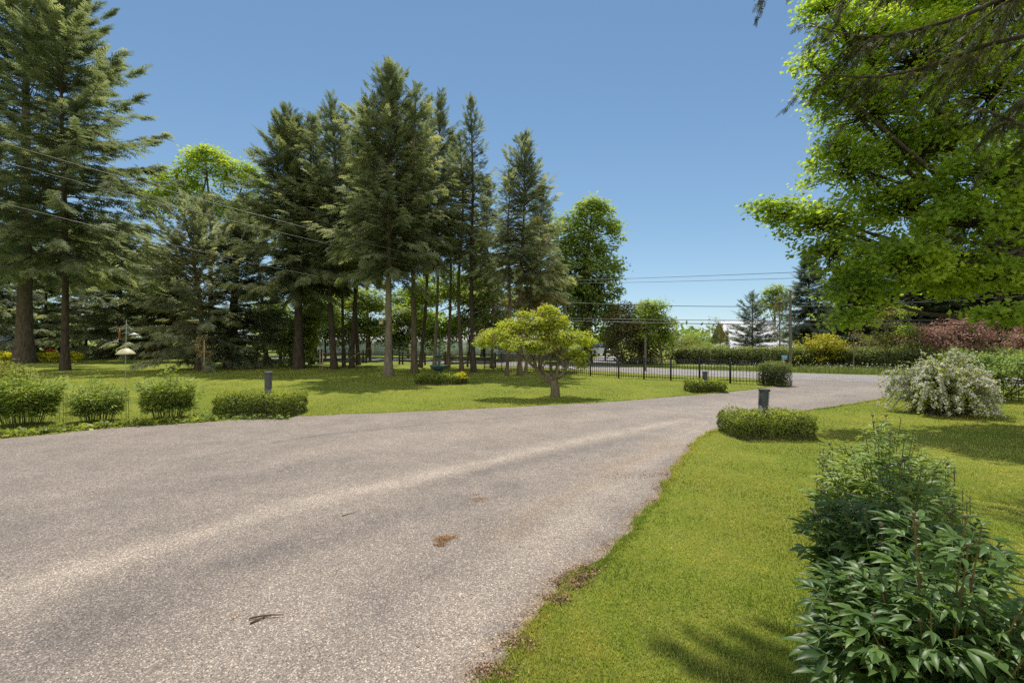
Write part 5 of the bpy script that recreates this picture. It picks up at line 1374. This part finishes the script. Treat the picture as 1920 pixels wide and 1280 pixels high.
fd2 = thing('bird_feeder', 'pale disc feeder with flat roof hanging from the feeder pole', 'bird feeder', (x + .31, d, ZA(632, d)))
Geo().lathe([(0, .15), (.05, .13), (.16, .085), (.155, .08), (0, .10)], 16).build('feeder_roof', M['white'], fd2, smooth=True)
Geo().lathe([(0, .10), (.05, .10), (.05, .0), (.09, -.005), (.09, -.015), (0, -.015)], 14).build('feeder_body', M['steel'], fd2, smooth=True)
Geo().tube(np.array([(0, 0, .14), (0, 0, .24)]), .003, 4).build('hook', M['steel'], fd2)

# ------------------------------------------------------------------ stakes, poles, wires
for k, (u, v, top, lab) in enumerate([(383, 700, 637, 'tall pale wooden stake beside the young sapling'), (600, 697, 650, 'thin pale stake standing alone on the shaded lawn'), (605, 697, 658, 'second pale stake right next to the lone thin stake, slightly thicker')]):
    x, d = GP(u, v)
    h = CAMH + (HY - top) * d / F
    g = Geo().box((0, 0, h / 2 - .05), (.045, .045, h), .3); g.add([(-.0225, -.0225, h - .05), (.0225, -.0225, h - .05), (.0225, .0225, h - .05), (-.0225, .0225, h - .05), (0, 0, h)], [[0, 1, 4], [1, 2, 4], [2, 3, 4], [3, 0, 4]])
    o = g.build('wooden_stake', M['stake'], loc=(x, d, 0)); tag(o, lab, 'stake', 'pale stakes on the lawn')


def upole(u, d, h, r0, label, arms):
    t = thing('utility_pole', label, 'utility pole', (XA(u, d), d, 0), group='wooden utility poles along the road')
    Geo().tube(np.array([(0, 0, -.1), (0, 0, h * .5), (0, 0, h)]), [r0, r0 * .85, r0 * .7], 10).build('pole', M['pole_wood'], t, smooth=True)
    for z in arms:
        Geo().lathe([(0, 0), (.05, 0), (.07, .05), (.04, .10), (.06, .14), (0, .16)], 10, (r0 + .02, 0, z)).build('insulator', M['steel'], t, smooth=True)
    return t


PA, PB = (XA(1059, 30.5), 30.5), (XA(1482, 27), 27)
hA, hB = ZA(522, 30.5) + .15, ZA(548, 27) + .10
upole(1059, 30.5, hA, .13, 'wooden utility pole half hidden by the grove at the big round maple', [hA - .1])
upole(1482, 27, hB, .085, 'wooden utility pole beside the turquoise sign', [hB - .1])
tp = Geo(); tp.lathe([(0, 0), (.16, 0), (.17, .05), (.17, .55), (.14, .60), (0, .60)], 14)
tz = thing('pole_transformer', 'grey transformer can mounted on the pole at the big round maple', 'transformer', (PA[0] - .32, PA[1], ZA(613, 30.5) - .1))
tp.build('can', M['steel'], tz, smooth=True); Geo().lathe([(0, .6), (.04, .6), (.05, .7), (.02, .76), (0, .76)], 8).build('bushing', M['pole_wood'], tz)
x, d = XA(1210, 27.0), 27.0
t = thing('utility_pole', 'short weathered post in front of the brownish cedar', 'post', (x, d, 0))
Geo().tube(np.array([(0, 0, -.1), (0, 0, ZA(634, d))]), [.07, .06], 9).build('pole', M['pole_wood'], t); Geo().box((0, 0, ZA(634, d) + .02), (.16, .16, .04)).build('cap', M['pole_wood'], t)


def wire(label, a, b, sag, r, m='cable', n=28):
    a, b = np.array(a), np.array(b); s = np.linspace(0, 1, n)[:, None]
    P = a + (b - a) * s + np.array([0, 0, -sag]) * 4 * s * (1 - s)
    o = Geo().tube(P - a, r, 5).build('power_line', M[m], loc=tuple(a))
    tag(o, label, 'power line', 'overhead power lines')


def PT(u, v, d): return (XA(u, d), d, ZA(v, d))


wire('topmost power line over the road, in the sky', PT(1059, 526, 30.5), PT(2100, 484, 17), .05, .013)
wire('second power line over the road, just below the topmost one', PT(1059, 531.5, 30.5), PT(2100, 500, 17), .08, .011)
wire('single power line at mid height across the sky to the layered spruce', PT(1059, 567, 30.5), PT(1482, 574, 27), .10, .018)
wire('single power line at mid height running on past the pole', PT(1482, 574, 27), PT(2050, 545, 17.5), .12, .012)
wire('upper cable of the low pair crossing in front of the house roof', PT(1059, 596.5, 30.5), PT(2060, 598, 17.5), .10, .018)
wire('lower cable of the low pair crossing in front of the house roof', PT(1059, 601, 30.5), PT(2060, 606, 17.5), .14, .022)
wire('uppermost service wire sloping across the giant conifer', PT(-260, 190, 11), PT(1056, 534, 30.3), .42, .0085, 'cable_light')
wire('middle service wire sloping across the giant conifer', PT(-260, 232, 11), PT(1056, 542, 30.3), .42, .0065, 'cable_light')
wire('lowest service wire sloping across the giant conifer', PT(-260, 312, 11), PT(900, 566, 30.3), .45, .0065, 'cable_light')

# ------------------------------------------------------------------ sign at the road
d = 26.2; x = XA(1470, d)
sg_ = thing('road_sign', 'small turquoise sign with pale marks on a post beside the utility pole', 'sign', (x, d, 0))
Geo().box((0, 0, ZA(668, d) / 2), (.05, .05, ZA(668, d))).build('post', M['stake'], sg_)
pz = ZA(670, d)
pn = Geo().box((0, -.045, pz), (.34, .03, .24)).build('panel', M['turquoise'], sg_)
fg_ = Geo()
for (bx, bz, bw, bh_) in [(0, .108, .32, .012), (0, -.108, .32, .012), (.06, .02, .12, .05), (-.08, .03, .09, .018), (-.08, -.01, .09, .018), (0, -.06, .22, .02)]:
    fg_.box((bx, -.062, pz + bz), (bw, .004, bh_))
fg_.build('lettering', M['white'], pn)

# ------------------------------------------------------------------ house beyond the hedge
hd = 54; hs_ = hd / F
hx0, hx1 = XA(1371, hd), XA(1468, hd)
ho = thing('house', 'pale metal roofed house beyond the road behind the larch', 'house', ((hx0 + hx1) / 2, hd, 0), -.06)
w = hx1 - hx0; ez, rz_ = ZA(649, hd) + .25, ZA(600, hd)
Geo().box((0, 3.0, ez / 2), (w, 6, ez)).build('wall', M['siding'], ho)
g = Geo(); g.add([(-w / 2 - .2, -.5, ez), (w / 2 + .2, -.5, ez), (w / 2 + .2, 3, rz_), (-w / 2 - .2, 3, rz_), (w / 2 + .2, 6.5, ez), (-w / 2 - .2, 6.5, ez)], [[0, 1, 2, 3], [3, 2, 4, 5]])
for i in range(26):
    xx = -w / 2 - .2 + (w + .4) * (i + .5) / 26
    a, b = np.array([xx, -.5, ez + .03]), np.array([xx, 3, rz_ + .03])
    g.tube(np.array([a, b]), .025, 4)
rf = g.build('roof', M['roof_pale'], ho)
g = Geo(); g.box((0, -.5, ez - .06), (w + .5, .08, .16)); g.build('fascia', M['siding_white'], rf)
# porch with hipped white roof at the left, small gable at the right
pw = 2.6
g = Geo(); zz = ZA(652, hd)
g.add([(-w / 2 - 2.4, -2.4, zz - .1), (w / 2 - 1.2, -2.4, zz - .1), (w / 2 - 1.2, -.55, zz + .55), (-w / 2 - .4, -.55, zz + .85), (-w / 2 - 2.4, .8, zz - .1)], [[0, 1, 2, 3]]); g.add([(-w / 2 - 2.4, -2.4, zz - .1), (-w / 2 - .4, -.55, zz + .85), (-w / 2 - 2.4, .8, zz - .1)], [[0, 1, 2]])
g.build('porch_roof', M['roof_pale'], ho)
for i in range(4):
    Geo().box((-w / 2 - 2.1 + i * (w + .6) / 3, -2.2, (zz - .1) / 2), (.12, .12, zz - .12)).build('porch_post', M['siding_white'], ho)
for i in range(3):
    f = Geo().box((-w / 3 + i * w / 3, -.02, ez * .5), (1.0, .06, .8)).build('window', M['siding_white'], ho)
    Geo().box((-w / 3 + i * w / 3, -.06, ez * .5), (.84, .03, .64)).build('pane', M['glass'], f)
g = Geo(); g.add([(w / 2 + .4, -1, zz - .1), (w / 2 + 2.2, -1, zz - .1), (w / 2 + 1.3, -1, zz + .6), (w / 2 + .4, 3, zz - .1), (w / 2 + 2.2, 3, zz - .1), (w / 2 + 1.3, 3, zz + .6)], [[0, 2, 5, 3], [1, 4, 5, 2]]); g.add([(w / 2 + .4, -1, zz - .1), (w / 2 + 2.2, -1, zz - .1), (w / 2 + 1.3, -1, zz + .6)], [[0, 1, 2]])
g.build('wing_roof', M['siding_white'], ho)
Geo().box((w / 2 + 1.3, 1, (zz - .1) / 2), (1.7, 3.8, zz - .12)).build('wing', M['siding_white'], ho)

# ------------------------------------------------------------------ long blue shed behind the grove, cottage, blue shed at the edge
sd0 = 57
sx0, sx1 = XA(560, sd0), XA(1010, sd0)
sh = thing('storage_building', 'long pale blue storage building with roll up doors behind the grove', 'building', ((sx0 + sx1) / 2, sd0, 0))
w = sx1 - sx0; top = ZA(636, sd0)
Geo().box((0, 4, top / 2), (w, 8, top)).build('wall', M['shed_pale'], sh)
g = Geo(); g.add([(-w / 2 - .4, -.4, top - .02), (w / 2 + .4, -.4, top - .02), (w / 2 + .4, 4, top + 1.6), (-w / 2 - .4, 4, top + 1.6), (w / 2 + .4, 8.4, top - .02), (-w / 2 - .4, 8.4, top - .02)], [[0, 1, 2, 3], [3, 2, 4, 5]]); g.build('roof', M['roof_metal'], sh)
n = 13
for i in range(n):
    xx = -w / 2 + w * (i + .5) / n
    dr_ = Geo().box((xx, -.03, top * .44), (w / n * .80, .06, top * .88)); o = dr_.build('roll_up_door', M['shed_blue'], sh)
    g = Geo()
    for q in range(5): g.box((xx, -.07, top * (.1 + .16 * q)), (w / n * .78, .02, .02))
    g.build('ribs', M['shed_blue'], o)
ct = thing('cottage', 'blue sided cottage seen under the flowering tree', 'house', (XA(1000, 44), 44, 0))
Geo().box((0, 2, 1.1), (6.6, 4, 2.2)).build('wall', M['shed_pale'], ct)
g = Geo(); g.add([(-3.6, -.3, 2.18), (3.6, -.3, 2.18), (3.6, 2, 3.3), (-3.6, 2, 3.3), (3.6, 4.3, 2.18), (-3.6, 4.3, 2.18)], [[0, 1, 2, 3], [3, 2, 4, 5]]); g.build('roof', M['roof_metal'], ct)
for xx in (-2.2, -.2, 2.0):
    f = Geo().box((xx, -.03, 1.15), (.9, .08, .9)).build('window', M['white'], ct); Geo().box((xx, -.085, 1.15), (.74, .03, .74)).build('pane', M['glass'], f)
bs = thing('garden_shed', 'small blue garden shed behind the yellow flower row', 'shed', (XA(-8, 50), 50, 0))
Geo().box((0, 1, .9), (2.4, 2, 1.8)).build('wall', M['shed_blue'], bs)
g = Geo(); g.add([(-1.35, -.2, 1.78), (1.35, -.2, 1.78), (1.35, 1, 2.5), (-1.35, 1, 2.5), (1.35, 2.2, 1.78), (-1.35, 2.2, 1.78)], [[0, 1, 2, 3], [3, 2, 4, 5]]); g.build('roof', M['roof_metal'], bs)
dd = Geo().box((.5, -.03, .75), (.8, .06, 1.5)).build('door', M['shed_pale'], bs); Geo().box((.2, -.08, .75), (.04, .06, .10)).build('handle', M['steel'], dd)


# ------------------------------------------------------------------ parked cars at the neighbour's drive
def car(label, loc, rz, m):
    t = thing('parked_car', label, 'car', loc, rz, 'cars parked on the neighbouring drive')
    prof = [(-2.15, .30), (-2.2, .62), (-2.0, .86), (-1.1, .95), (1.2, .93), (2.05, .82), (2.2, .60), (2.15, .30)]
    g = Geo(); V = []
    for y, k in ((-.86, .0), (-.80, 1), (.80, 1), (.86, .0)): V += [(px, y, pz) for px, pz in prof]
    n = len(prof); f = [[r * n + i, r * n + i + 1, (r + 1) * n + i + 1, (r + 1) * n + i] for r in range(3) for i in range(n - 1)]
    g.add(V, f); g.add([(px, -.86, pz) for px, pz in prof], [[0, i, i + 1, i + 1] for i in ()] or [[0, i + 1, i] for i in range(1, n - 1)]); g.add([(px, .86, pz) for px, pz in prof], [[0, i, i + 1] for i in range(1, n - 1)])
    body = g.build('body', M[m], t)
    Geo().box((-.25, 0, 1.18), (2.7, 1.56, .50), taper=.76).build('cabin_glass', M['glass'], t)
    Geo().box((-.25, 0, 1.445), (2.05, 1.20, .045)).build('roof', M[m], t)
    for sx in (-1.35, 1.35):
        for sy in (-.82, .82):
            w_ = thing('wheel', None, None); w_.parent = t
            o = Geo().lathe([(.15, -.09), (.30, -.10), (.33, -.06), (.33, .06), (.30, .10), (.15, .09)], 18).build('tyre', M['rubber'], w_, smooth=True); o.rotation_euler = (PI / 2, 0, 0)
            o2 = Geo().lathe([(0, -.085), (.17, -.08), (.17, .08), (0, .085)], 14).build('rim', M['steel'], w_); o2.rotation_euler = (PI / 2, 0, 0)
            w_.location = (sx, sy, .33)
    for sy in (-.6, .6):
        Geo().box((2.17, sy, .66), (.06, .32, .12)).build('headlight', M['white'], t)


car('white car parked across the road by the big round maple', (XA(1112, 55), 55, 0), math.radians(-125), 'car_white')
car('dark car parked behind the white car across the road', (XA(1140, 58), 58, 0), math.radians(-115), 'car_dark')
# neighbouring drive
a0, a1 = np.array([XA(1105, 34), 34]), np.array([XA(1125, 62), 62])
b0, b1 = np.array([XA(1170, 33), 33]), np.array([XA(1155, 62), 62])
ribbon('side_driveway', np.linspace(a0, a1, 30), np.linspace(b0, b1, 30), .006, M['road'], 6)
# ------------------------------------------------------------------ small things lying on the asphalt
def stick(label, u, v, pts, r):
    x, d = GP(u, v)
    o = Geo().tube(smooth_curve(pts, 8), np.linspace(r, r * .5, 8), 6).build('fallen_twig', M['twig'], loc=(x, d, .006)); tag(o, label, 'twig', 'twigs fallen on the driveway')


stick('longer brown twig lying crosswise on the asphalt', 480, 1160, [(-.03, -.02, .010), (.03, .004, .012), (.10, .012, .014), (.16, .018, .010)], .006)
stick('shorter brown twig crossing under the longer twig', 486, 1163, [(-.03, -.045, .006), (.0, -.01, .008), (.05, .045, .008)], .006)
stick('thin small twig lying alone mid driveway', 654, 966, [(-.05, -.04, .006), (0, .01, .009), (.05, .06, .006)], .0045)


def litter(name, label, spots, n, size, m, seed, cat):
    r = np.random.default_rng(seed); g = Geo()
    P = []
    for u, v, s, k in spots:
        x, d = GP(u, v)
        P.append(np.stack([x + r.normal(0, s, int(n * k)), d + r.normal(0, s * .7, int(n * k))], 1))
    P = np.vstack(P); K = len(P)
    z = np.abs(r.normal(.010, .006, K)) + .004
    X, Y, Z = frames(r.normal(0, 1, (K, 3)) * np.array([1, 1, .35]), np.array([0, 0, 1]) + r.normal(0, .5, (K, 3)))
    g.scatter(LEAF[0] * np.array([.9, 1, 1.5]), LEAF[1], np.concatenate([P, z[:, None]], 1), X, Y, Z, size * r.uniform(.5, 1.4, K), r.random(K))
    tag(g.build(name, M[m]), label, cat, kind='stuff')


litter('plant_litter', 'brown dead grass and crumbs caught along the edge of the driveway', [(1084, 1080, .06, 5), (1064, 1096, .055, 4.4), (1044, 1124, .05, 3), (1104, 1066, .04, 2), (970, 1208, .05, 2.4), (922, 1258, .06, 3), (1215, 893, .08, .6), (1245, 890, .06, .8), (1170, 893, .14, .5), (1240, 915, .05, .5), (1222, 940, .05, .5)], 130, .017, 'litter', 1, 'litter')
eo = RC[(RC[:, 1] > 1.6) & (RC[:, 1] < 8)]
litter('edge_dirt', 'thin line of brown crumbs and dead grass along the lawn edge of the asphalt', [(960 + F * x / d, HY + F * CAMH / d, .035, .22 * (.4 + abs(math.sin(k * .9) * math.sin(k * .37)) * 2)) for k, (x, d) in enumerate(eo - np.array([.05, 0]))], 130, .012, 'litter', 5, 'litter')
litter('scattered_grit', 'dark crumbs and bits of bark scattered thinly over the asphalt', [(r_.uniform(250, 1250), r_.uniform(830, 1250), .012, .018) for _ in range(90)], 130, .012, 'litter', 6, 'litter')
litter('sawdust', 'orange sawdust scattered in small patches on the asphalt', [(832, 1012, .045, 4.5), (826, 1022, .03, 2.4), (848, 1008, .04, 1.2), (897, 938, .06, 2.2), (893, 928, .03, .4), (440, 1160, .02, .25), (1225, 938, .03, .4)], 170, .0095, 'sawdust', 2, 'sawdust')
